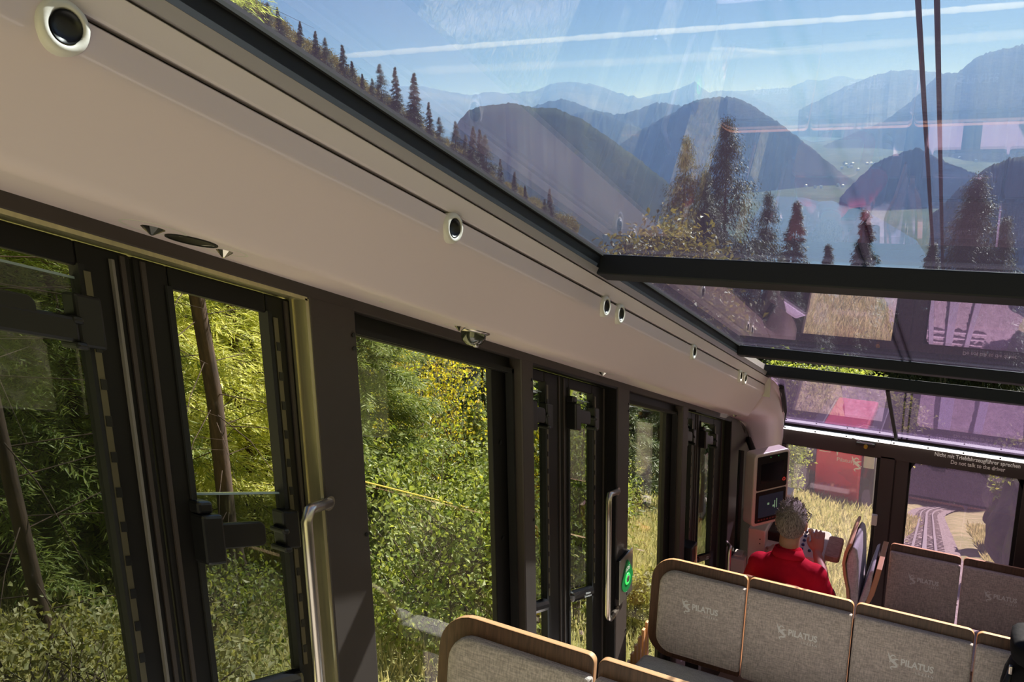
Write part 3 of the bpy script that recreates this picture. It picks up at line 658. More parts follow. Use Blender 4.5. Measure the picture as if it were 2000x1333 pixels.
o = empty('control_desk', (-.85,4.9,-2.6)); tag(o, 'pale control desk with switches and a wooden armrest before the driver', 'control desk')
MB().prism(rrect(.46,.26,.03,5),(-.83,4.86,-2.41),(1,0,0),(0,.95,.31),(0,-.31,.95),.035).build('desk_top', M['white_lac'], o, bevel=.006)
MB().prism(rrect(.085,.20,.02,5),(-.565,4.83,-2.395),(1,0,0),(0,.97,.24),(0,-.24,.97),.04).build('armrest', M['armwood'], o, bevel=.006)
MB().box(-.86,-.66,4.80,4.95,-3.25,-2.46).build('pedestal', M['dark'], o, bevel=.01)
mk = pbr('blue_switch', (.03,.07,.22), .35)
for i in range(4):
    for j in range(5):
        c = Vector((-.79+.045*i, 4.78+.038*j, -2.41+.31*(4.78+.038*j-4.86)/.95+.036)); MB().lathe([(0,.012),(.008,.011),(.010,0)], c, (0,-.31,.95), 10).build('switch', mk, o, smooth=True)
MB().lathe([(0,.045),(.014,.04),(.018,.03),(.012,.02),(.006,.0)], (-.72,4.93,-2.36), (0,-.31,.95), 16).build('lever_knob', pbr('pale_wood_knob', (.8,.55,.35), .4), o, smooth=True)
o = empty('console_cabinet', (-1.0,4.9,-3.2)); tag(o, 'white console column standing at the wall below the screens', 'console')
MB().box(-1.06,-.955,4.72,5.05,-3.24,-2.30).build('column', M['white_lac'], o, bevel=.008)
MB().box(-.955,-.86,4.80,5.10,-2.50,-2.33).build('shelf_box', M['black'], o, bevel=.006)
MB().box(-.955,-.87,5.0,5.12,-2.33,-2.15).build('back_panel', M['white_lac'], o)
b = MB().box(-1.148,-1.062,4.66,4.80,-2.90,-2.50); b.box(-1.135,-1.085,4.69,4.77,-2.50,-2.488); b.build('side_box', M['white_lac'], o, bevel=.006)
for z in (-2.36,-2.39): MB().lathe([(0,.002),(.004,.002),(.004,0)], (-.955-.03,4.719,z), (0,-1,0), 8).build('screw', M['black'], o)
# driver's seat back
o = empty('driver_seat', (-.78,4.3,-3.2)); tag(o, 'low plywood driver seat behind the man in red', 'seat')
MB().prism(rrect(.36,.30,.05,8),(-.79,4.150,-2.44),(1,0,0),(0,-.12,.99),(0,-.99,-.12),.02).build('backrest', M['oakedge'], o, bevel=.004)
m = MB(); pillow(m, rrect(.42,.42,.05,6), (-.76,4.40,-2.80), (1,0,0), (0,1,0), (0,0,1), .05); m.build('seat_cushion', M['fabseat'], o, smooth=True)
MB().box(-.82,-.70,4.32,4.46,-3.25,-2.80).build('pedestal', M['dark'], o)
MB().box(-.80,-.74,4.17,4.24,-2.78,-2.55).build('bracket', M['dark'], o)

# ------------------------------------------------------------------ the driver
def etube(mb, pts, rad, n=16):
    """tube with elliptical sections: (radius across, radius deep)"""
    pts = [Vector(p) for p in pts]; k = len(mb.v); nf = len(mb.f)
    for i, p in enumerate(pts):
        d = (pts[min(i+1,len(pts)-1)]-pts[max(i-1,0)]).normalized()
        a = Vector((1,0,0)) if abs(d.x) < .8 else Vector((0,0,1)); a = (a-d*a.dot(d)).normalized(); b = d.cross(a)
        rx, ry = rad[i] if isinstance(rad[i], tuple) else (rad[i], rad[i])
        for j in range(n):
            t = 2*math.pi*j/n; mb.v.append(tuple(p+a*(math.cos(t)*rx)+b*(math.sin(t)*ry)))
    for i in range(len(pts)-1):
        for j in range(n): mb.f.append([k+i*n+j, k+i*n+(j+1)%n, k+(i+1)*n+(j+1)%n, k+(i+1)*n+j])
    mb.f.append([k+j for j in range(n-1,-1,-1)]); mb.f.append([k+(len(pts)-1)*n+j for j in range(n)])
    mb.mi += [0]*(len(mb.f)-nf)
def limb(mb, pts, rad):
    etube(mb, pts, rad)
    for p, r in zip(pts, rad):
        rr = r if isinstance(r, tuple) else (r, r); q = min(rr); blob(mb, p, (q,q,q), 1.0, 14, 10)
def fuse(o, vox, it=6):
    r = o.modifiers.new('fuse', 'REMESH'); r.mode = 'VOXEL'; r.voxel_size = vox; r.use_smooth_shade = True
    s = o.modifiers.new('soft', 'SMOOTH'); s.iterations = it; s.factor = .5
man = empty('person', (-.74,4.33,-2.75)); tag(man, 'grey-haired person in a red polo shirt seated at the controls, seen from behind', 'person')
hx = -.738; m = MB()
limb(m, [(-.745,4.36,-2.70),(-.742,4.33,-2.56),(hx,4.29,-2.42),(hx,4.28,-2.33),(hx,4.285,-2.27)], [(.155,.12),(.15,.11),(.165,.115),(.165,.105),(.12,.075)])
limb(m, [(hx,4.285,-2.26),(hx,4.295,-2.18),(hx,4.31,-2.10)], [(.068,.066),(.056,.060),(.055,.062)])
blob(m, (hx,4.325,-2.005), (.076,.098,.108), 1.0, 24, 18)                       # skull
blob(m, (hx+.008,4.365,-2.075), (.058,.068,.062), 1.0, 20, 14)                  # jaw
blob(m, (hx+.018,4.432,-2.035), (.013,.022,.024), 1.0, 12, 10)                  # nose
blob(m, (hx+.016,4.415,-2.082), (.024,.010,.007), 1.0, 12, 8)                   # mouth
for s_ in (-1, 1):
    blob(m, (hx+s_*.078,4.325,-2.03), (.010,.020,.032), 1.0, 12, 10)            # ears
    blob(m, (hx+.012+s_*.030,4.408,-2.015), (.013,.010,.008), 1.0, 10, 8)       # eyes
arms = {1: [(-.595,4.285,-2.295),(-.545,4.39,-2.49),(-.60,4.60,-2.41),(-.640,4.685,-2.362)], -1: [(-.882,4.285,-2.295),(-.945,4.40,-2.49),(-.92,4.58,-2.43),(-.905,4.66,-2.405)]}
for s_, p in arms.items(): limb(m, p, [.058,.045,.035,.026])
def hand(mb, wrist, fwd, side, up, curl):
    """palm, four unequal jointed fingers and a thumb leaving the side of the palm"""
    w, f, s, u = Vector(wrist), Vector(fwd).normalized(), Vector(side).normalized(), Vector(up).normalized()
    pc = w+f*.052; etube(mb, [w-f*.005, w+f*.03, w+f*.07, w+f*.09], [(.024,.016),(.036,.015),(.040,.014),(.036,.011)])
    for i, (off, L) in enumerate(((-.030,.062),(-.010,.074),(.010,.070),(.029,.055))):
        p0 = w+f*.082+s*off; d = (f+s*off*4).normalized(); P = [p0]; ang = curl[0]
        for q, sg_ in enumerate((.45,.32,.23)):
            dd = d*math.cos(ang)+u*-math.sin(ang); P.append(P[-1]+dd*L*sg_); ang += curl[1]
        limb(mb, P, [.0092,.0086,.0078,.0068])
    P = [w+f*.028-s*.028, w+f*.052-s*.050-u*.008, w+f*.075-s*.058-u*.018, w+f*.093-s*.056-u*.026]; limb(mb, P, [.013,.0105,.0095,.008])
hand(m, (-.640,4.690,-2.358), (-.12,.55,.83), (1,.1,.1), (0,-.83,.55), (.25,.30))
hand(m, (-.905,4.665,-2.400), (.25,.95,-.05), (.95,-.25,0), (0,.05,1), (.15,.35))
for s_, xk in ((1,-.60),(-1,-.87)):
    limb(m, [(-.745+s_*.085,4.38,-2.70),(xk,4.80,-2.69),(xk+.005,4.84,-2.95),(xk+.01,4.86,-3.14)], [(.085,.078),(.062,.060),(.052,.052),(.038,.04)])
body = m.build('body', M['skin'], man, fix=False); fuse(body, .0055, 4)
m = MB()
limb(m, [(-.745,4.355,-2.735),(-.743,4.325,-2.62),(-.742,4.315,-2.54),(hx,4.285,-2.42),(hx,4.278,-2.345),(hx,4.283,-2.285),(hx,4.29,-2.235),(hx,4.292,-2.185)], [(.172,.135),(.170,.130),(.168,.125),(.182,.13),(.182,.122),(.145,.095),(.088,.080),(.068,.068)])
for s_, p in arms.items():
    a, b = Vector(p[0]), Vector(p[1]); limb(m, [Vector((hx+s_*.07,4.283,-2.27)), a, a.lerp(b,.45), a.lerp(b,.95)], [.070,.074,.070,.070])
shirt = m.build('polo_shirt', M['redshirt'], man, fix=False); fuse(shirt, .007, 5)
m = MB(); v = []; k = 29
for i in range(k):
    a = R_(115+310*i/(k-1)); dx, dy = math.cos(a), math.sin(a); lift = .030*(.5-.5*dy)
    for r_, dz in ((.070,-.035),(.066,.006),(.072,.010),(.090,-.036),(.086,-.042)): v.append((hx+dx*r_, 4.290+dy*r_*.95, -2.178+dz+lift-.004))
m.add(v, [(i*5+j,i*5+j+1,(i+1)*5+j+1,(i+1)*5+j) for i in range(k-1) for j in range(4)])
cl = m.build('collar', M['redshirt'], shirt, smooth=True); cl.modifiers.new('t','SOLIDIFY').thickness = .003
m = MB()
for s_, xk in ((1,-.60),(-1,-.87)):
    limb(m, [(-.745+s_*.08,4.36,-2.70),(xk,4.80,-2.685),(xk+.005,4.845,-2.95),(xk+.01,4.865,-3.13)], [(.100,.092),(.074,.072),(.068,.068),(.058,.06)])
tr = m.build('trousers', M['trousers'], man, fix=False); fuse(tr, .009, 4)
for xk in (-.59,-.86):
    m = MB(); blob(m, (xk,4.93,-3.205), (.048,.13,.042), .8, 18, 12); m.build('shoe', M['black'], man, smooth=True, fix=False)
# short hair: a cap hugging the skull plus short tufts standing up on top
m = MB(); n1, n2 = 28, 16; v = []; f = []
for i in range(n2+1):
    t = i/n2
    for j in range(n1):
        a = 2*math.pi*j/n1; back = .5-.5*math.sin(a)                            # 1 at the nape, 0 at the brow
        low = -.12-1.05*back**1.3 if back > .25 else .28-1.2*back
        ph = math.pi/2+(low-math.pi/2)*t; r = 1.045+.02*math.sin(j*5.1+i*2.3)*(1-t*.6)
        v.append((hx+.078*r*math.cos(ph)*math.cos(a), 4.324+.100*r*math.cos(ph)*math.sin(a), -2.004+.110*r*math.sin(ph)*(1.04 if ph > 0 else 1)))
for i in range(n2):
    for j in range(n1): f.append((i*n1+j,i*n1+(j+1)%n1,(i+1)*n1+(j+1)%n1,(i+1)*n1+j))
m.add(v, f); rr = random.Random(11)
for q in range(420):
    a = rr.uniform(0, 2*math.pi); ph = rr.uniform(.15, 1.5); back = .5-.5*math.sin(a)
    if rr.random() < .3: ph = rr.uniform(-.75*back-.05, .3)
    d = Vector((math.cos(ph)*math.cos(a), math.cos(ph)*math.sin(a), math.sin(ph))); p = Vector((hx+.078*d.x, 4.324+.100*d.y, -2.004+.112*d.z))
    ln = .010+.020*max(0, d.z)*rr.random(); g_ = Vector((rr.uniform(-.5,.5), rr.uniform(-.2,.7), .15 if ph > .2 else -1.2)); w_ = d.cross(Vector((rr.uniform(-1,1),rr.uniform(-1,1),.3))).normalized()*.0045
    tip_ = p+(d+g_*.6).normalized()*ln+d*.004; m.add([p-w_, p+w_, tip_], [(0,1,2)])
hr = m.build('hair', M['hair'], man, smooth=True, fix=False)
m = MB()
for s_ in (-1,1):
    m.tube([(hx+s_*.083,4.33,-2.005),(hx+s_*.088,4.39,-2.003),(hx+s_*.086,4.440,-2.002),(hx+s_*.066,4.452,-2.002)], .0028, 6)
    c = Vector((hx+.006+s_*.040,4.453,-2.014)); m.tube([c+Vector((.030*math.cos(2*math.pi*j/16),0,.022*math.sin(2*math.pi*j/16))) for j in range(17)], .0022, 6, cap=False)
m.tube([(hx-.006,4.455,-2.008),(hx+.018,4.455,-2.008)], .002, 6)
m.build('glasses', M['black'], man, smooth=True)

# ------------------------------------------------------------------ outside: ground
GT = Matrix.Rotation(TILT, 4, 'X')                    # gravity-levelled frame of the landscape
def soft(t, k=3.0): return np.maximum(t, 0)+k*np.log1p(np.exp(-np.abs(t)/k))
def track_x(y): return -.02*np.clip(y-4, 0, 75)+.008*np.maximum(0, y-70)**1.5
def ground(x, y):
    x = np.asarray(x, float); y = np.asarray(y, float)
    z = -.381*y-3.05-.30*np.exp(-(np.clip(x-track_x(y), -9, 9)/1.5)**6)*(y < 112)
    z = z+.572*soft(-x-12, 3.)+1.15*soft(x-2.6, .5)*np.clip((60-y)/30, .25, 1)
    z = z+.9*np.exp(-((x+6)/4)**2-((y-41)/9)**2)
    z = z+.10*np.sin(x*1.3+.6*y)*np.clip((np.abs(x)-1.5)/2, 0, 1)+.06*np.sin(2.9*x-1.7*y)*np.clip((np.abs(x)-1.5)/2, 0, 1)
    far = soft(y-150, 10.); z = z-.10*far*np.clip((x+75)/40, 0, 1)
    return z
def grid_mesh(name, xs, ys, zf, mat, kind='structure', label=None, cat=None):
    X, Y = np.meshgrid(xs, ys); Z = zf(X, Y); nx, ny = len(xs), len(ys)
    v = np.stack([X.ravel(), Y.ravel(), Z.ravel()], 1)
    idx = np.arange(nx*ny).reshape(ny, nx); f = np.stack([idx[:-1,:-1].ravel(), idx[:-1,1:].ravel(), idx[1:,1:].ravel(), idx[1:,:-1].ravel()], 1)
    return raw_mesh(name, v, f, mat, kind, label, cat)
def raw_mesh(name, v, f, mat, kind=None, label=None, cat=None, attr=None, smooth=True, parent=None, group=None):
    v = np.asarray(v, np.float32); f = np.asarray(f, np.int32); me = bpy.data.meshes.new(name); n = f.shape[1]
    me.vertices.add(len(v)); me.vertices.foreach_set('co', v.ravel()); me.loops.add(f.size); me.loops.foreach_set('vertex_index', f.ravel())
    me.polygons.add(len(f)); me.polygons.foreach_set('loop_start', np.arange(0, f.size, n, dtype=np.int32))
    try: me.polygons.foreach_set('loop_total', np.full(len(f), n, np.int32))
    except Exception: pass
    me.polygons.foreach_set('use_smooth', np.full(len(f), smooth))
    if attr is not None:
        at = me.attributes.new('leaf', 'FLOAT', 'POINT'); at.data.foreach_set('value', np.asarray(attr, np.float32))
    me.update(calc_edges=True); me.validate(); me.materials.append(mat)
    o = bpy.data.objects.new(name, me); COL.objects.link(o); o.parent = parent
    tag(o, label, cat, group, kind); return o
def groundmat(name, a, b_, c, s1=.5, s2=6., wood=None):
    m = pbr(name, a, .95, spec=.1); nt = m.node_tree; N, L = nt.nodes, nt.links; b = [n for n in N if n.type == 'BSDF_PRINCIPLED'][0]
    tc = N.new('ShaderNodeTexCoord'); ns = []
    for s_ in (s1, s2):
        nz = N.new('ShaderNodeTexNoise'); setin(nz, Scale=s_, Detail=8.0, Roughness=.65); L.new(tc.outputs['Object'], nz.inputs['Vector']); ns.append(nz)
    mr = N.new('ShaderNodeMapRange'); mr.inputs[1].default_value = .38; mr.inputs[2].default_value = .62; L.new(ns[0].outputs[0], mr.inputs[0])
    m1 = N.new('ShaderNodeMix'); m1.data_type = 'RGBA'; m1.inputs[6].default_value = (*a, 1); m1.inputs[7].default_value = (*b_, 1); L.new(mr.outputs[0], m1.inputs[0])
    m2_ = N.new('ShaderNodeMapRange'); m2_.inputs[1].default_value = .5; m2_.inputs[2].default_value = .7; L.new(ns[1].outputs[0], m2_.inputs[0])
    m2 = N.new('ShaderNodeMix'); m2.data_type = 'RGBA'; L.new(m2_.outputs[0], m2.inputs[0]); L.new(m1.outputs[2], m2.inputs[6]); m2.inputs[7].default_value = (*c, 1)
    L.new(m2.outputs[2], b.inputs['Base Color'])
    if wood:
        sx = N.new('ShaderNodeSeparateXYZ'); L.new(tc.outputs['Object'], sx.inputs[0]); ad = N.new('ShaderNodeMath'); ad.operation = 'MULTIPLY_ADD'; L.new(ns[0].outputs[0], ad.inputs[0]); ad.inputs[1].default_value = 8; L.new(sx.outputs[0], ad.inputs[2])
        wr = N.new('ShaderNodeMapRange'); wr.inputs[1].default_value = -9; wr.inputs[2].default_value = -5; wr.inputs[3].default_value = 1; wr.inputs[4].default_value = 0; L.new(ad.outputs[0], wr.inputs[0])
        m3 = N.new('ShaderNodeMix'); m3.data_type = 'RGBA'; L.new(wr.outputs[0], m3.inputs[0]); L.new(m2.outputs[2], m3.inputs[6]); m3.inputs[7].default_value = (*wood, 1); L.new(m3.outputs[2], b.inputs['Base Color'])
    return m
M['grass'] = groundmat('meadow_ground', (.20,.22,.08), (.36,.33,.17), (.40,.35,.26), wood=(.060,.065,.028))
M['forestfloor'] = groundmat('forest_floor', (.045,.055,.022), (.10,.085,.05), (.07,.10,.03))
def wsp(a, b, n, p): t = np.linspace(0, 1, n); return a+(b-a)*t**p
xs = np.concatenate([-1.4-wsp(0, 700, 110, 2.6)[::-1], np.linspace(-1.3, 1.3, 8), 1.4+wsp(0, 60, 34, 2.0)])
ys = np.concatenate([-wsp(0, 60, 16, 1.8)[::-1][:-1], wsp(0, 750, 190, 2.0)])
def ground_rough(X, Y):
    Z = ground(X, Y); rr_ = np.random.default_rng(2).standard_normal(X.shape); return Z+rr_*.03*np.clip((np.abs(X)-1.6)/3, 0, 1)*np.clip(np.abs(X)/12, 1, 25)
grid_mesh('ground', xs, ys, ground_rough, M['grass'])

# ------------------------------------------------------------------ plants
def cards(P, D, U, ln, wd, fold=.25):
    """leaf blades: base at P, pointing along D, flat side towards U; four corners each"""
    S = np.cross(D, U); S /= np.linalg.norm(S, axis=1, keepdims=True)+1e-9
    a = P; b = P+D*(ln*.5)[:,None]+S*(wd*.5)[:,None]+U*(wd*fold)[:,None]; c = P+D*ln[:,None]; d = P+D*(ln*.5)[:,None]-S*(wd*.5)[:,None]+U*(wd*fold)[:,None]
    v = np.stack([a,b,c,d], 1).reshape(-1, 3); f = np.arange(len(v)).reshape(-1, 4); return v, f
def unit(a): return a/(np.linalg.norm(a, axis=1, keepdims=True)+1e-9)
def leaf_ball(g, C, R, n, ln, aspect=.62, flat=.5):
    """n leaves around each of the points C (k,3) with spread R"""
    k = len(C); i = g.integers(0, k, n); P = C[i]+g.normal(0, 1, (n,3))*np.asarray(R)
    D = unit(g.normal(0, 1, (n,3))+np.array([0,0,-.35])); U = unit(g.normal(0, 1, (n,3))*flat+np.array([.15,-.1,.8]))
    L = ln*g.uniform(.6, 1.3, n); v, f = cards(P, D, U, L, L*aspect); return v, f, np.repeat(np.clip(g.normal(.5, .28, n), 0, 1), 4)
def conifer(g, H, R, base=.1, whorl=.38, nb=6, twigs=16, needles=3, droop=.35, ln=.30, wd=.05, sparse=.0, power=.85, up=.0, cap=99., lo=.65, hang=-.75):
    """needle sprays on drooping boughs: returns foliage arrays and bough lines"""
    Ps, Ds, Us, Ls = [], [], [], []; lines = []
    z = H*base
    while z < H*.985:
        t = z/H; r0 = R*(1-t)**power+.04*R*(1-t)+.05
        for b in range(nb):
            if g.random() < sparse: continue
            az = g.uniform(0, 2*math.pi); r = min(r0, cap)*g.uniform(lo, 1.15); zz = z+g.uniform(-.5, .5)*whorl
            h = np.array([math.cos(az), math.sin(az), 0]); s = np.linspace(.06, 1, twigs)**.75
            dz = lambda q: r*(up*q-droop*q**1.4+.22*droop*q**4)
            pts = h*(r*s)[:,None]+np.array([0,0,1])*(zz+dz(s))[:,None]
            lines.append([np.array([0,0,zz]), h*r*.5+np.array([0,0,zz+dz(.5)]), h*r*.95+np.array([0,0,zz+dz(.95)])])
            side = np.array([-h[1], h[0], 0])
            for q in range(needles):
                sg = g.choice([-1, 1], twigs); tl = (ln*(.35+.9*(1-np.abs(s-.45)))*g.uniform(.6, 1.3, twigs))*(.22+.78*(1-t)**.6)
                D = h*g.uniform(.25, .9, twigs)[:,None]+side*(sg*g.uniform(.3, 1.0, twigs))[:,None]+np.array([0,0,1])*g.uniform(hang, .12, twigs)[:,None]
                Ps.append(pts+g.normal(0, .02*R, pts.shape)); Ds.append(D); Us.append(g.normal(0, .35, pts.shape)+np.array([0,0,1])); Ls.append(tl)
        z += whorl*g.uniform(.75, 1.25)*(.6+.4*(1-t))
    P = np.concatenate(Ps); D = unit(np.concatenate(Ds)); U = unit(np.concatenate(Us)); L = np.concatenate(Ls)
    v, f = cards(P, D, U, L, np.maximum(L*wd/ln, wd*.4), .1); return v, f, np.repeat(np.clip(g.normal(.5, .28, len(P)), 0, 1), 4), lines
M['bark'] = two_tone('spruce_bark', (.022,.015,.012), (.080,.050,.034), 5., (4,4,.7), .95, .3, .7, .6)
M['twig'] = two_tone('grey_twig', (.07,.055,.04), (.17,.14,.10), 8., (4,4,.7), .95, .3, .7)
L_ = dict(
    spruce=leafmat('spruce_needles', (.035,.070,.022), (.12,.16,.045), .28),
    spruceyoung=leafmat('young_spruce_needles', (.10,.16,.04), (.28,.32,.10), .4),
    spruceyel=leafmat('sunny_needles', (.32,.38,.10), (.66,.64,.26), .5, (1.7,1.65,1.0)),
    fardark=leafmat('distant_spruce_needles', (.022,.036,.018), (.055,.065,.028), .18),
    hazel=leafmat('hazel_leaves', (.11,.17,.045), (.34,.38,.14), .42),
    yellow=leafmat('yellow_leaves', (.26,.33,.04), (.55,.42,.06), .5),
    dusk=leafmat('undergrowth_leaves', (.07,.11,.03), (.24,.27,.07), .5),
    pale=leafmat('pale_leaves', (.17,.19,.085), (.40,.38,.20), .4),
    autumn=leafmat('autumn_leaves', (.09,.085,.030), (.24,.17,.06), .35))
def tree_proto(name, v, f, at, fol, trunk_mb, bark=None, root=None):
    root = root or empty(name)
    raw_mesh('foliage', v, f, fol, attr=at, smooth=False, parent=root)
    if trunk_mb is not None:
        t = trunk_mb.build('trunk', bark or M['bark'], root, smooth=True, fix=False)
    return root
def trunk_of(H, r, lean=(0,0), lines=(), br=.006, wob=.03, seed=0):
    g = random.Random(seed); pts = [(lean[0]*t*H+g.uniform(-wob,wob), lean[1]*t*H+g.uniform(-wob,wob), -.5+t*(H+.5)) for t in [i/10 for i in range(11)]]
    m = MB(); m.tube(pts, [r*(1.25 if i == 0 else 1)*(1-.93*i/10) for i in range(11)], 9)
    for l in lines: m.tube([tuple(p) for p in l], [br, br*.7, br*.25], 4, cap=False)
    return m
def at_px(px, py, dist):
    """the point seen at this spot of the photograph, at a horizontal distance from the camera"""
    d = CR*((px-1000)/F_PX)-CU*((py-666.5)/F_PX)+CF
    return d*(dist/math.hypot(d[0], d[1]))
def put(o, x, y, dz=0., rz=None, s=1.):
    z = float(ground(x, y))+dz; o.location = (x, y, z); o.rotation_euler = (TILT*(1 if rz is None else math.cos(rz)), TILT*(0 if rz is None else -math.sin(rz))*-1*-1, rz or 0); o.scale = (s, s, s); return o

# --- near conifers outside the first doors
g = np.random.default_rng(21)
def near_conifer(seed, H, R, fol, label, px, py, dist, base=.15, trunk=.13, dead=0, group=None, **kw):
    g = np.random.default_rng(seed); v, f, at, lines = conifer(g, H, R, base=base, **kw)
    for q in range(dead):                                     # bare lower boughs
        az = g.uniform(0, 2*math.pi); zz = H*g.uniform(.04, base+.12); L = R*g.uniform(.5, 1.1); h = np.array([math.cos(az), math.sin(az), 0])
        lines.append([np.array([0,0,zz]), h*L*.5+np.array([0,0,zz-.06*L]), h*L+np.array([0,0,zz-.28*L])])
    root = empty('spruce_tree'); tree_proto('spruce_tree', v, f, at, fol, trunk_of(H, trunk, lines=lines, seed=seed), root=root)
    tag(root, label, 'tree', group); p = at_px(px, py, dist); put(root, p[0], p[1]); return root
near_conifer(1, 13, 1.6, L_['spruce'], 'dark spruce trunk at the far left, seen through the first door window', 62, 1000, 6.2, base=.42, trunk=.060, dead=95, whorl=.36, nb=6, twigs=24, needles=7, ln=.17, wd=.020, droop=.5)
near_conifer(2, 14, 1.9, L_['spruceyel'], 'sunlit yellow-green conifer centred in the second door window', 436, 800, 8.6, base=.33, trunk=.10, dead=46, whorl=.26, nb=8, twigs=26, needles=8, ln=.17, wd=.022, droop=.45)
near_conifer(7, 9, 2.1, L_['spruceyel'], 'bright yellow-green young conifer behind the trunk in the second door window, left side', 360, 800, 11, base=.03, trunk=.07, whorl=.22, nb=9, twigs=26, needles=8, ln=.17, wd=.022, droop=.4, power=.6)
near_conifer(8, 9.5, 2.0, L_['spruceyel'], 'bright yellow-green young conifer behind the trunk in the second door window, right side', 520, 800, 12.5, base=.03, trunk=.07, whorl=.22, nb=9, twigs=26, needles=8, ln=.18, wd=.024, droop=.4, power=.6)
near_conifer(9, 9, 2.0, L_['spruceyoung'], 'green spruce behind the dark trunk in the first door window', 165, 800, 9.8, base=.03, trunk=.07, whorl=.28, nb=8, twigs=24, needles=9, ln=.135, wd=.017, droop=.45, power=.6)
near_conifer(10, 9, 2.0, L_['spruceyoung'], 'green spruce at the left edge of the first door window', -40, 800, 9.0, base=.03, trunk=.07, whorl=.28, nb=8, twigs=24, needles=9, ln=.135, wd=.017, droop=.45, power=.6)
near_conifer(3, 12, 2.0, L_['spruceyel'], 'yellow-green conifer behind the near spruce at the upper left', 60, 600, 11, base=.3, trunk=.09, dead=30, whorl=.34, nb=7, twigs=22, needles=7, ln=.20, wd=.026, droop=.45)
near_conifer(4, 13, 1.6, L_['spruce'], 'thin dark trunk right of centre in the second door window, farther back', 505, 1000, 11.5, base=.5, trunk=.09, dead=44, whorl=.45, nb=6, twigs=20, needles=6, ln=.2, wd=.026, droop=.4)
near_conifer(5, 6.6, 1.25, L_['spruceyoung'], 'green young spruce at the left side of the big window', 726, 800, 10.2, base=.05, trunk=.06, whorl=.17, nb=9, twigs=24, needles=8, ln=.16, wd=.020, droop=.32, power=.7)
near_conifer(6, 3.0, 1.1, L_['spruceyoung'], 'small spruce behind the hazel bush in the big window', 945, 960, 12, base=.03, trunk=.04, whorl=.14, nb=8, twigs=16, needles=6, ln=.16, wd=.022, droop=.25)
for q, (px, dist, H, R) in enumerate(((20,15,15,2.2),(180,14,14,2.0),(250,19,13,2.2),(330,16,11,2.0),(420,21,10,2.0),(500,18,7.5,1.7),(560,24,7.0,1.8),(690,24,6.0,1.6),(780,22,5.2,1.8),(870,24,5.4,1.9),(950,21,5.0,1.8),(1060,23,4.8,1.8),(1140,21,4.6,1.8),(1230,24,4.6,1.9),(1290,30,5.0,2.0),(1380,26,4.6,1.9))):
    near_conifer(30+q, H, R, L_['spruce'], 'dark spruce standing deeper in the wood on the left', px, 800, dist, base=.18, trunk=.10, dead=14, group='spruces deeper in the left wood', whorl=.45, nb=7, twigs=18, needles=6, ln=.32, wd=.045, droop=.4)
# --- leafy shrubs
def shrub(name, label, px, py, dist, R, H, n, ln, fol, seed, group=None, stems=7, clusters=60, cat='bush', spread=.16, hollow=.55):
    g = np.random.default_rng(seed); m = MB(); C = []
    for i in range(clusters):
        a = g.uniform(0, 2*math.pi); e = g.uniform(-.1, 1); r = g.uniform(hollow, 1)
        C.append((R*r*math.cos(a)*math.sqrt(max(0, 1-e*e*.8)), R*r*math.sin(a)*math.sqrt(max(0, 1-e*e*.8)), H*(.30+.62*e*r+.06*g.random())))
    C = np.array(C); v, f, at = leaf_ball(g, C, (R*spread, R*spread, H*spread*.7), n, ln)
    for i in range(stems):
        c = C[g.integers(0, clusters)]; m.tube([(c[0]*.12, c[1]*.12, -.3), (c[0]*.45, c[1]*.45, c[2]*.5), tuple(c)], [.022, .015, .006], 5, cap=False)
    for i in range(clusters):
        c = C[i]; d = C[g.integers(0, clusters)]*.5; m.tube([tuple(d), tuple((c+d)/2+g.normal(0,.05,3)), tuple(c*1.05)], [.007,.005,.002], 3, cap=False)
    root = empty(name); raw_mesh('foliage', v, f, fol, attr=at, smooth=False, parent=root); m.build('stem', M['twig'], root, smooth=True, fix=False)
    tag(root, label, cat, group); p = at_px(px, py, dist); put(root, p[0], p[1]); return root
shrub('hazel_bush', 'large sunlit hazel bush filling the lower half of the big window', 868, 1080, 8.7, 1.55, 2.7, 8500, .072, L_['hazel'], 51, clusters=105, stems=16, spread=.105)
shrub('hazel_bush', 'hazel bush at the right side of the big window behind the large one', 968, 1000, 10.6, .85, 2.6, 4500, .066, L_['hazel'], 52, clusters=90, stems=12, spread=.14)
shrub('rowan_tree', 'yellow and orange leafed rowan tree in the middle of the big window', 850, 800, 11.8, 1.15, 5.6, 5200, .062, L_['yellow'], 53, clusters=120, stems=10, cat='tree', spread=.10, hollow=.3)
shrub('leafy_shrub', 'bright leafy shrub filling the middle door window', 1122, 1000, 10.2, .72, 3.7, 4500, .085, L_['hazel'], 54, clusters=90, stems=10, spread=.13)
shrub('leafy_shrub', 'yellow-green shrub at the left edge of the middle door', 1048, 1010, 9.2, .42, 3.4, 1800, .09, L_['yellow'], 55, clusters=50, stems=6, spread=.14)
shrub('leafy_shrub', 'shrub with pale leaves behind the emergency call box', 1240, 1120, 9.8, .42, 1.1, 1500, .08, L_['pale'], 56, clusters=40, stems=6, spread=.15)
shrub('bramble_bush', 'pale leaved bramble in the lower left corner below the spruce trunk', 90, 1330, 4.8, 1.4, .85, 6500, .055, L_['pale'], 58, clusters=110, stems=14, spread=.12)
shrub('leafy_shrub', 'low shrub below the second door window beside the trunk', 400, 1320, 7.2, .9, .55, 2600, .055, L_['dusk'], 59, clusters=60, stems=8)
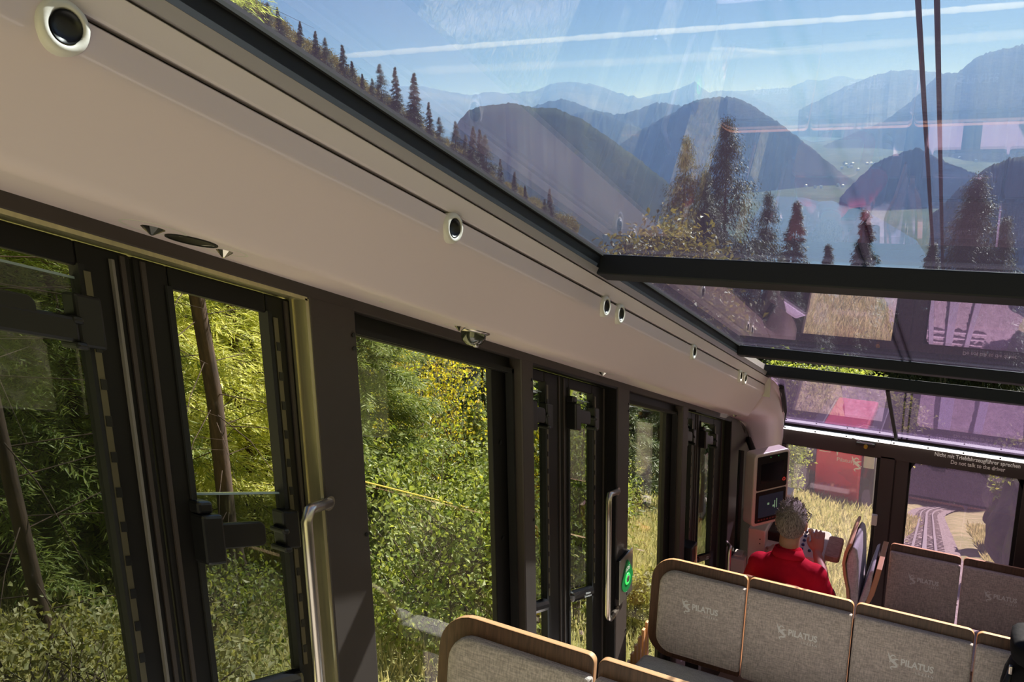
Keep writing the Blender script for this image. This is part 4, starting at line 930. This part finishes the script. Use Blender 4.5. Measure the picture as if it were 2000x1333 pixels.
for q, (px, py, d, R, H) in enumerate(((60,1000,12.5,1.7,3.2),(210,1000,13,1.8,3.4),(330,1000,14,1.7,3.6),(450,1000,15.5,2.0,3.6),(560,1000,13.5,1.5,2.6),(700,900,15,1.6,3.0),(1120,950,15.5,1.4,2.6))):
    shrub('undergrowth_shrub', 'undergrowth shrub at the edge of the wood left of the track', px, py, d, R, H, 5200, .075, L_['dusk'] if q % 3 else L_['hazel'], 70+q, group='undergrowth along the left wood', clusters=70, stems=6, spread=.16)
# --- spruces farther off: a few grown kinds, planted again and again
def far_kind(seed, H, R, fol, **kw):
    v, f, at, lines = conifer(np.random.default_rng(seed), H, R, **kw); root = empty('spruce_tree')
    tree_proto('spruce_tree', v, f, at, fol, trunk_of(H, H*.011, seed=seed), root=root); return root
K = [far_kind(101, 30, 15., L_['fardark'], base=.05, whorl=.80, nb=7, twigs=22, needles=6, ln=.85, wd=.13, droop=.42, sparse=.22, power=1.0, cap=6.2, lo=.42, hang=-1.5, up=.15),
     far_kind(102, 27, 12., L_['fardark'], base=.05, whorl=.75, nb=7, twigs=20, needles=6, ln=.80, wd=.12, droop=.5, sparse=.28, power=1.0, cap=5.2, lo=.42, hang=-1.5, up=.1),
     far_kind(103, 20, 4.6, L_['fardark'], base=.03, whorl=.55, nb=8, twigs=14, needles=5, ln=.75, wd=.14, droop=.35, sparse=.1, power=.95, cap=3.6, lo=.55, hang=-.9)]
KH = [30, 27, 20]; used = [False]*3
def plant(k, x, y, H, label, group=None, rz=0.):
    if used[k]: o = copy_thing(K[k])
    else: o = K[k]; used[k] = True
    for key in ('label','category','group'):
        if key in o: del o[key]
    tag(o, label, 'tree', group); o.rotation_euler = (TILT, 0, rz); o.location = (x, y, float(ground(x, y))-.3); s = (H+.3)/KH[k]; w = s*random.uniform(.9, 1.1); o.scale = (w, w, s); return o
TOPS = [(1430,228,95,0,'tall ragged spruce, the highest treetop before the lake'),(1322,263,92,1,'tall spruce just left of the highest treetop'),
        (1540,393,104,2,'slender spruce standing before the left end of the lake'),(1712,410,108,2,'spruce below the two overhead wires'),
        (1950,338,116,0,'tallest of the dark spruces at the right edge'),(1893,372,119,1,'dark spruce left of the tallest one at the right edge'),
        (1662,448,112,2,'small spruce tip between the lake and the wires'),(1608,478,112,2,'smallest spruce tip above the roof beam below the lake'),
        (1995,420,114,1,'spruce cut by the right edge of the picture'),(1848,470,122,2,'low spruce tip right of the wires'),(1375,330,88,1,'spruce between the two tallest treetops'),(1478,372,98,1,'spruce right of the highest treetop')]
for i, (px, py, d, k, lab) in enumerate(TOPS):
    p = at_px(px, py, d); plant(k, p[0], p[1], p[2]-float(ground(p[0], p[1])), lab, rz=i*1.3)
rf = random.Random(9)
for i in range(46):                                             # the wood below them, tops under the first roof beam
    px = rf.uniform(1180, 2040); d = rf.uniform(62, 135); py = rf.uniform(530, 640); p = at_px(px, py, d); gz = float(ground(p[0], p[1]))
    if p[2]-gz < 6 or p[0] > 25 or abs(p[0]-float(track_x(p[1]))) < (8 if p[1] < 108 else 2): continue
    plant(rf.randrange(3), p[0], p[1], p[2]-gz, 'spruce in the wood below the first roof beam', 'spruces in the wood ahead', rz=rf.uniform(0, 6))
RIDGE = [(745,124),(769,131),(800,142),(722,152),(706,143),(672,86),(640,72),(545,14),(835,199),(884,236),(918,246),(936,252),(952,262),(1030,362),(1076,368),(1062,388),(610,60),(580,40),(520,2),(690,118),(815,190),(860,228),(975,310),(1000,335),(905,262)]
for i, (px, py) in enumerate(RIDGE):
    d = 250+70*((i*7)%5)/4; p = at_px(px, py, d); gz = float(ground(p[0], p[1])); H = p[2]-gz
    for tr_ in range(40):
        if 9 < H < 24: break
        d += -6 if H > 24 else 6; d = min(max(d, 120), 560); p = at_px(px, py, d); gz = float(ground(p[0], p[1])); H = p[2]-gz
    plant(2 if i % 3 else 1, p[0], p[1], max(8, min(H, 26)), 'spruce on the steep wooded slope at the upper left', 'spruces on the upper left slope', rz=i*.9)
for i in range(70):                                            # slope filled behind the windows
    px = rf.uniform(430, 1500); d = rf.uniform(45, 260); p = at_px(px, 400, d); gz = float(ground(p[0], p[1]))
    lim = at_px(px, 610 if px < 700 else (560 if px < 1000 else 640), d)[2]
    H = min(rf.uniform(14, 22), lim-gz)
    if H < 5 or p[0] > -6: continue
    plant(rf.randrange(3), p[0], p[1], H, 'spruce of the wooded hillside beyond the left windows', 'spruces of the left hillside', rz=rf.uniform(0, 6))
for i in range(70):                                            # the slope between the windows and the skyline
    px = rf.uniform(440, 1120); d = rf.uniform(45, 240); p = at_px(px, .655*(px-430)+rf.uniform(10, 60), d); gz = float(ground(p[0], p[1])); H = p[2]-gz
    if 5 < H < 22: plant(rf.randrange(3), p[0], p[1], H, 'spruce of the wooded hillside beyond the left windows', 'spruces of the left hillside', rz=rf.uniform(0, 6))
# broadleaf crowns on the upper slope and above the red car
def crown_kind(seed, fol, R=4.2, H=11, n=12000, ln=.34):
    g = np.random.default_rng(seed); C = g.normal(0, 1, (90,3)); C = C/np.linalg.norm(C, axis=1, keepdims=True)*g.uniform(.45, 1, (90,1))*np.array([R, R, H*.36])+np.array([0,0,H*.6])
    v, f, at = leaf_ball(g, C, (R*.16, R*.16, R*.13), n, ln); root = empty('broadleaf_tree'); m = MB(); m.tube([(0,0,-.6),(0,0,H*.3),(.1,0,H*.75)], [.2,.16,.05], 7)
    for c in C[::5]: m.tube([(0,0,H*.4), tuple(c*np.array([.5,.5,1])*.9+np.array([0,0,H*.03])), tuple(c)], [.08,.05,.02], 4, cap=False)
    raw_mesh('foliage', v, f, fol, attr=at, smooth=False, parent=root); m.build('trunk', M['twig'], root, smooth=True, fix=False); return root
BK = [crown_kind(201, L_['autumn']), crown_kind(202, L_['hazel'])]; bu = [False, False]
def plant_b(k, x, y, s, label, group=None, rz=0., dz=0.):
    if bu[k]: o = copy_thing(BK[k])
    else: o = BK[k]; bu[k] = True
    for key in ('label','category','group'):
        if key in o: del o[key]
    tag(o, label, 'tree', group); o.location = (x, y, float(ground(x, y))+dz); o.rotation_euler = (TILT, 0, rz); o.scale = (s, s, s)
for i in range(120):
    px = rf.uniform(420, 1120); line = np.interp(px, [430,500,700,800,900,1000,1090], [-60,5,152,225,290,362,420]); d = rf.uniform(300, 520); p = at_px(px, line+rf.uniform(-5, 14), d)
    gz = float(ground(p[0], p[1])); s = min(max((p[2]-gz)/11.0, .45), 1.5)
    plant_b(0, p[0], p[1], s, 'autumn tinted tree on the steep slope at the upper left', 'autumn trees on the upper left slope', rf.uniform(0, 6))
p = at_px(1290, 425, 60); plant_b(0, p[0], p[1], (p[2]-float(ground(p[0], p[1])))/11., 'brownish leafy treetop left of the tall spruces above the roof beam')
for i, (px, py, d) in enumerate(((1545,690,52),(1610,708,58),(1675,716,55))):
    p = at_px(px, py, d); gz = float(ground(p[0], p[1])); plant_b(1, p[0], p[1], max(.3, (p[2]-gz)/11.), 'sunny leafy treetop seen through the open slot between the roof beams', 'leafy trees seen through the roof slot', i*1.7)
p = at_px(1490, 800, 30); gz = float(ground(p[0], p[1])); plant_b(1, p[0], p[1], (p[2]-gz)/11., 'sunny tree beyond the left edge of the raked front pane')
p = at_px(2120, 800, 26); gz = float(ground(p[0], p[1])); plant_b(1, p[0], p[1], max(.3, (p[2]-gz)/11.), 'sunny tree on the rocks beyond the right end of the raked front pane', None, 1.1)
# --- grass
def grass(name, label, n, xr, yr, ln, wd, fol, seed, dens=None):
    g = np.random.default_rng(seed); x = g.uniform(*xr, n); y = yr[0]+(yr[1]-yr[0])*g.random(n)**1.3
    P = np.stack([x, y, ground(x, y)], 1); D = unit(g.normal(0, .35, (n,3))+np.array([0,0,1])); U = unit(g.normal(0, 1, (n,3))*np.array([1,1,.2])); L = ln*g.uniform(.4, 1.4, n)*(1+y/40)
    v, f = cards(P, D, U, L, wd*(1+y/25), .15)
    return raw_mesh(name, v, f, fol, kind='stuff', label=label, cat='grass', attr=np.repeat(np.clip(g.normal(.5,.3,n),0,1), 4), smooth=False)
M['blade'] = leafmat('grass_blades', (.30,.32,.14), (.62,.56,.38), .4, (1.3,1.25,.85))
grass('meadow_grass', 'sunlit yellow-green grass beside the track under the left windows', 42000, (-9,-1.6), (2.5,22), .22, .016, M['blade'], 81)
grass('bank_grass', 'dry pale grass on the bank ahead of the driver', 26000, (-13,-1.5), (20,60), .22, .030, M['blade'], 82)
grass('verge_grass', 'yellow-green grass between the track and the rocks', 7000, (1.5,3.4), (12,60), .20, .028, M['blade'], 83)

# ------------------------------------------------------------------ rack railway, red rail car, rocks
def track_pt(y, dx, dz):
    e = .05; tx_ = (track_x(y+e)-track_x(y-e))/(2*e); n = math.hypot(1, tx_); return (track_x(y)+dx/n, y-dx*tx_/n, -.381*y-3.02+dz)
tk = empty('rack_railway_track', (0, 20, -.381*20-3.05)); tag(tk, 'rack railway track curving away below the right front pane', 'track')
M['railsteel'] = pbr('rail_steel', (.55,.50,.50), .35, metal=.9); M['tie'] = pbr('sleeper_steel', (.42,.36,.34), .7, noise=.3, nscale=6)
ysamp = [6+1.6*i for i in range(64)]
for dx, w_, h_, nm in ((-.42,.05,.14,'rail'),(.42,.05,.14,'rail'),(0,.06,.20,'rack_rail')):
    m = MB(); v = []
    for y in ysamp:
        for a, b in ((-w_,.02),(w_,.02),(w_,h_),(-w_,h_)): v.append(track_pt(y, dx+a*(1.0 if nm=='rail' else 1.3), b))
    n = len(ysamp); m.add(v, [(i*4+j,i*4+(j+1)%4,(i+1)*4+(j+1)%4,(i+1)*4+j) for i in range(n-1) for j in range(4)]+[(3,2,1,0),tuple((n-1)*4+j for j in range(4))])
    m.build(nm, M['railsteel'], tk)
sl0 = None
for i in range(78):
    y = 20+.86*i
    m = MB(); m.hexa([track_pt(y-.075,-.78,-.06),track_pt(y-.075,.78,-.06),track_pt(y+.075,.78,-.06),track_pt(y+.075,-.78,-.06),track_pt(y-.075,-.78,.05),track_pt(y-.075,.78,.05),track_pt(y+.075,.78,.05),track_pt(y+.075,-.78,.05)])
    m.build('sleeper', M['tie'], tk)
def ballast(X, Y): return -.381*Y-3.02+X*0-.02+np.random.default_rng(4).normal(0, .035, X.shape)
M['gravel'] = groundmat('gravel', (.20,.17,.16), (.33,.29,.27), (.10,.09,.08), 9., 30.)
bx = np.linspace(-1.35, 1.35, 26); by = np.linspace(5, 110, 420); BXX, BYY = np.meshgrid(bx, by); BZ = ballast(BXX, BYY); BXX = BXX+np.array([[track_x(y)] for y in by])
idx = np.arange(BXX.size).reshape(BXX.shape)
raw_mesh('track_bed', np.stack([BXX.ravel(),BYY.ravel(),BZ.ravel()],1), np.stack([idx[:-1,:-1].ravel(),idx[:-1,1:].ravel(),idx[1:,1:].ravel(),idx[1:,:-1].ravel()],1), M['gravel'], kind='structure')
# red rail car waiting beyond the grass
ry = 42.; bz = -.43*ry
rc = empty('red_rail_car', (-5.1, ry, bz)); tag(rc, 'red rail car with dark end windows parked beyond the grass', 'rail car')
MB().box(-6.15,-3.95,ry,ry+7,bz-.6,bz+3.75).build('body', M['redpaint'], rc, bevel=.12, seg=4)
MB().box(-6.25,-3.85,ry-.05,ry+7.1,bz-1.2,bz-.5).build('skirt', M['dark'], rc, bevel=.05)
M['dim_glass'] = pbr('dark_glass', (.06,.05,.06), .1, spec=.8)
MB().box(-6.75,-6.18,ry+.1,ry+6.8,bz-.4,bz+3.6).build('side_panel', M['dark'], rc, bevel=.08)
MB().box(-3.93,-3.30,ry+.1,ry+6.8,bz-.4,bz+3.5).build('side_panel', M['dark'], rc, bevel=.08)
t = MB(); t.prism([(-5.30,bz+3.4),(-4.95,bz+3.55),(-5.12,bz+2.6)],(0,ry-.012,0),(1,0,0),(0,0,1),(0,1,0),.01)
put_text(t, text_geo('Pilatus', .30), (-4.75,ry-.015,bz+2.35), (1,0,0), (0,0,1)); emblem(t, (-4.15,ry-.015,bz+2.35), .62, (1,0,0), (0,0,1))
t.box(-6.0,-5.45,ry-.015,ry,bz+2.75,bz+2.79); t.build('lettering', M['print'], rc, fix=False)
MB().box(-3.85,-3.35,ry-.02,ry+.15,bz+2.2,bz+3.3).build('window', pbr('pale_pane', (.6,.58,.56), .3), rc, bevel=.03)
# rocks along the right side
def rock(name, label, c, r, seed):
    g = np.random.default_rng(seed); bm = bmesh.new(); bmesh.ops.create_icosphere(bm, subdivisions=5, radius=1)
    K_ = g.normal(0, 1, (7,3)); ph = g.uniform(0, 6, 7)
    for v_ in bm.verts:
        p = np.array(v_.co); d = 1+sum(.10/(1+.35*i)*math.sin(float(K_[i]@p)*(1.6+1.5*i)+ph[i]) for i in range(7))
        q = np.floor(p*3.2+.5)/3.2; d += .06*float(np.dot(p, q)-1); v_.co = Vector((p[0]*d*r[0], p[1]*d*r[1], p[2]*d*r[2]))
    me = bpy.data.meshes.new(name); bm.to_mesh(me); bm.free(); me.materials.append(M['rock']); o = bpy.data.objects.new(name, me); o.location = c; COL.objects.link(o); tag(o, label, 'rock'); return o
M['rock'] = groundmat('grey_rock', (.06,.05,.05), (.15,.125,.12), (.14,.17,.06), 1.6, 2.2)
for i, (px, py, d, r, lab) in enumerate(((2010,1060,17,(1.2,3.2,2.2),'dark rock face beside the track at the lower right of the right pane'),(2005,985,25,(1.5,4,2.3),'farther rock outcrop above the dark rock face right of the track'),(1960,960,40,(1.6,3,1.6),'rounded rock at the bend of the track'))):
    p = at_px(px, py, d); rock('rock_outcrop', lab, (p[0]+.9, p[1], p[2]-.4), r, 300+i)
# overhead wires
M['wire'] = pbr('tarred_wire', (.004,.004,.005), .9, spec=.1)
DW = Vector((0, 1, -.392))
for i, (px, lab) in enumerate(((1793,'left one of the two dark overhead wires'),(1830,'right one of the two dark overhead wires'))):
    p = Vector(at_px(px, 0, 1.62)); e = p+DW*34; s_ = p-DW*.9
    tag(MB().tube([s_, p, p+DW*2, p+DW*8, e], .0048, 8).build('overhead_wire', M['wire'], loc=s_), lab, 'wire', None)
tag(MB().tube([tuple(at_px(686, 935, 6.6)), tuple(at_px(1012, 1017, 9.4))], .008, 6).build('guy_wire', pbr('yellow_cord', (.6,.45,.08), .6), loc=tuple(at_px(1012, 1017, 9.4))), 'thin yellow wire slanting across the big window', 'wire')

# ------------------------------------------------------------------ far country: lake, valley, ranges
M['water'] = pbr('lake_water', (.10,.16,.22), .25, spec=.5, bump=.05, bscale=.004)
M['valley'] = groundmat('valley_fields', (.03,.055,.03), (.08,.11,.05), (.16,.16,.11), .0016, .006)
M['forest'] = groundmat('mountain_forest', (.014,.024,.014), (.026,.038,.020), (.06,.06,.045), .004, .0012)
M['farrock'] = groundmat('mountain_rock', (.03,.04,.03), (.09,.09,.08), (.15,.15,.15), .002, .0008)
LAKE = -640.
def levelled(o): o.matrix_world = GT; return o
ang = np.linspace(R_(-75), R_(60), 60); rad = np.array([500,1500,3000,6000,12000,26000,45000.])
A_, Rr = np.meshgrid(ang, rad); vv = np.stack([(Rr*np.sin(A_)).ravel(), (Rr*np.cos(A_)).ravel(), np.full(A_.size, LAKE-6)], 1); idx = np.arange(A_.size).reshape(A_.shape)
levelled(raw_mesh('valley_floor', vv, np.stack([idx[:-1,:-1].ravel(),idx[:-1,1:].ravel(),idx[1:,1:].ravel(),idx[1:,:-1].ravel()],1), M['valley'], kind='structure'))
GTI = GT.inverted()
def at_level(px, py, z):
    """where the line of sight meets a level height of the gravity frame"""
    d = GTI.to_3x3() @ Vector(CR*((px-1000)/F_PX)-CU*((py-666.5)/F_PX)+CF); return d*(z/d.z)
def water(name, label, outline):
    P = [at_level(px, py, LAKE) for px, py in outline]; n = len(P); c = sum(P, Vector())/n
    me = bpy.data.meshes.new(name); me.from_pydata([tuple(q) for q in P]+[tuple(q+Vector((0,0,-5))) for q in P], [], [tuple(range(n))]+[(i, n+i, n+(i+1)%n, (i+1)%n) for i in range(n)])
    me.materials.append(M['water']); o = bpy.data.objects.new(name, me); COL.objects.link(o); levelled(o); o['kind'] = 'structure'; return o
water('lake', '', [(1440,520),(1470,430),(1490,395),(1520,384),(1570,386),(1600,394),(1625,392),(1650,402),(1690,412),(1740,440),(1790,470),(1830,530),(1840,580),(1430,580)])
water('lake', '', [(1560,268),(1700,262),(1650,270),(1610,276),(1585,278)])
def ridge(name, label, prof, D, depth, mat, seed, base=None, rough=1.0, steep=1.0):
    """a mountain range: crest traced in bearing and height at its distance, flanks falling to the valley on both sides"""
    g = np.random.default_rng(seed); px = np.array([p[0] for p in prof], float); py = np.array([p[1] for p in prof], float)
    n = 150; t = np.linspace(px[0], px[-1], n); y = np.interp(t, px, py)
    crest = np.array([np.array(GTI.to_3x3() @ Vector(at_px(a, b, D))) for a, b in zip(t, y)])
    px_m = D/F_PX
    w = np.zeros(n)
    for q in range(2, 9): w += np.sin(np.linspace(0, 2*math.pi*q*3.1, n)+g.uniform(0, 6))*g.uniform(.3, 1)/q
    crest[:,2] += w*px_m*1.6*rough+g.normal(0, px_m*.9*rough, n)
    rows = np.concatenate([np.linspace(-1, 0, 22), np.linspace(0, 1, 8)[1:]]); V = []
    cdir = crest[:,:2]/np.linalg.norm(crest[:,:2], axis=1, keepdims=True); zb = LAKE-12
    gul = np.zeros((len(rows), n))
    for q in range(1, 7):
        a = g.uniform(.5, 3.0)*q; b = g.uniform(-4, 4)*q; gul += np.sin(np.linspace(0, 2*math.pi, n)[None,:]*a*2+rows[:,None]*b+g.uniform(0, 6))/q
    for i, r in enumerate(rows):
        k = 1-abs(r)**steep; zz = zb+(crest[:,2]-zb)*k+gul[i]*(.014*(crest[:,2]-zb))*(abs(r) > 0)*min(1, abs(r)*5)*k
        xy = crest[:,:2]+cdir*(r*depth*np.clip((crest[:,2]-zb)/900., .25, 2))[:,None]; V.append(np.column_stack([xy, zz]))
    v = np.concatenate(V); idx = np.arange(len(v)).reshape(len(rows), n)
    o = raw_mesh(name, v, np.stack([idx[:-1,:-1].ravel(),idx[:-1,1:].ravel(),idx[1:,1:].ravel(),idx[1:,:-1].ravel()],1), mat, label=label, cat='mountain'); levelled(o); return o
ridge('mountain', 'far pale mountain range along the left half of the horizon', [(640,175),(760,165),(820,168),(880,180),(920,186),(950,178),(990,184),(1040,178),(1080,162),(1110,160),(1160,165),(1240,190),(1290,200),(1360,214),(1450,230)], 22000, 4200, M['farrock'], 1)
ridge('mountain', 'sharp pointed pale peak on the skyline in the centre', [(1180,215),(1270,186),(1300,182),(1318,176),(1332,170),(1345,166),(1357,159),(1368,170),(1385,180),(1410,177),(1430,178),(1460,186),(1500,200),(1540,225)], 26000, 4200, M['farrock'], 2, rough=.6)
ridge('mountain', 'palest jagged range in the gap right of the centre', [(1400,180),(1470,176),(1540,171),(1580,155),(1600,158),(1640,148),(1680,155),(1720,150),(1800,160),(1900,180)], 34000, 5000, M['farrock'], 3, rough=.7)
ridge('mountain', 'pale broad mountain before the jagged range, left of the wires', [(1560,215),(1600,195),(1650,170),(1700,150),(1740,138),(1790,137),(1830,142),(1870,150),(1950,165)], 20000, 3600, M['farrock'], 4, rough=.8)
ridge('mountain', 'small blue hill between the left hill and the far range', [(1020,215),(1060,203),(1075,196),(1100,193),(1120,199),(1150,212),(1200,224),(1240,216),(1280,201),(1300,200),(1330,208),(1380,235),(1450,290)], 10500, 2000, M['forest'], 5)
ridge('mountain', 'dark rounded hill at the left, nearest of the forested hills', [(870,330),(880,280),(895,238),(915,214),(960,205),(1000,201),(1040,210),(1090,212),(1140,235),(1180,262),(1230,298),(1290,344),(1350,400),(1420,455),(1500,520)], 3600, 1500, M['forest'], 6)
ridge('mountain', 'blue hill slope between the left hill and the middle hill', [(1060,240),(1120,222),(1160,218),(1200,232),(1250,250),(1300,268),(1350,310)], 8800, 1700, M['forest'], 7)
ridge('mountain', 'big round forested hill in the middle rising from the lake', [(1180,300),(1240,262),(1290,232),(1340,205),(1370,193),(1400,189),(1440,192),(1470,205),(1495,222),(1520,240),(1560,268),(1600,302),(1640,335),(1670,352),(1720,372)], 7300, 1100, M['forest'], 8)
ridge('mountain', 'large dark mountain flank rising to the right edge', [(1580,300),(1660,262),(1720,240),(1760,213),(1800,178),(1830,148),(1845,142),(1870,142),(1900,118),(1930,102),(1960,97),(2000,85),(2080,60),(2200,40)], 13500, 3000, M['forest'], 9)
ridge('mountain', 'dark wooded knoll behind the overhead wires right of the lake', [(1640,385),(1680,345),(1710,318),(1745,302),(1790,288),(1815,300),(1860,322),(1910,340),(1980,362),(2060,400)], 5750, 520, M['forest'], 10)
ridge('mountain', 'dark hillside at the right edge below the village', [(1820,420),(1880,362),(1930,326),(1970,310),(2030,300),(2120,290)], 3300, 900, M['forest'], 11)
hv = random.Random(17); hs = None; HP = []
for i in range(46):
    px, py = hv.choice([(hv.uniform(1800,2000), hv.uniform(285,322)), (hv.uniform(1640,1720), hv.uniform(318,332)), (hv.uniform(1560,1660), hv.uniform(352,366))])
    P = at_level(px, py, LAKE+4); s_ = P.length/6000*6
    if any((P-q).length < s_*5 for q in HP): continue
    HP.append(P)
    if hs is None:
        m = MB().box(-1,1,-1.4,1.4,-2,1); m.add([(-1.1,-1.5,1),(1.1,-1.5,1),(1.1,1.5,1),(-1.1,1.5,1),(0,-1.5,1.9),(0,1.5,1.9)], [(0,1,4),(2,3,5),(1,2,5,4),(3,0,4,5)])
        o = hs = m.build('house', pbr('house_white', (.85,.82,.78), .6)); 
    else: o = hs.copy(); COL.objects.link(o)
    tag(o, 'tiny white house in the valley villages on the right', 'house', 'white houses in the valley'); o.matrix_world = GT @ Matrix.Translation(P) @ Matrix.Rotation(hv.uniform(0, 3), 4, 'Z') @ Matrix.Scale(s_, 4)
# haze that fills the valley air, and the sunlit trails high above it
hz = MB().box(-40000,40000,900,60000,LAKE-60,950).build('haze', volmat('valley_haze', (.25,.48,1.0), 8.0e-5, .05), fix=True); levelled(hz); tag(hz, 'blue haze in the valley air', 'haze', kind='stuff')
def trail(name, label, pts, D, r, dens, seed):
    g = random.Random(seed); P = []
    for i in range(len(pts)-1):
        n = 26
        for q in range(n): t = q/n; P.append((pts[i][0]*(1-t)+pts[i+1][0]*t, pts[i][1]*(1-t)+pts[i+1][1]*t))
    P.append(pts[-1]); W_ = [Vector(at_px(a, b, D)) for a, b in P]; k = len(W_)
    rr_ = [r*(min(1, i/4+.1))*min(1, (k-1-i)/4+.1)*g.uniform(.8, 1.15) for i in range(k)]
    tag(MB().tube(W_, rr_, 12).build(name, volmat(name+'_vapour', (1,1,1), dens, .3), smooth=True, loc=W_[0]), label, 'contrail')
trail('contrail', 'bright white contrail crossing the whole sky', [(640,112),(1000,84),(1350,58),(1700,33),(2060,4)], 60000, 210, .0018, 1)
trail('contrail', 'faint wide contrail below the bright one', [(780,140),(1200,122),(1600,96),(2060,62)], 60000, 300, .00035, 2)
trail('cloud_wisp', 'short white wisp of cloud below the contrail', [(1385,95),(1440,96),(1525,104)], 60000, 130, .0012, 3)
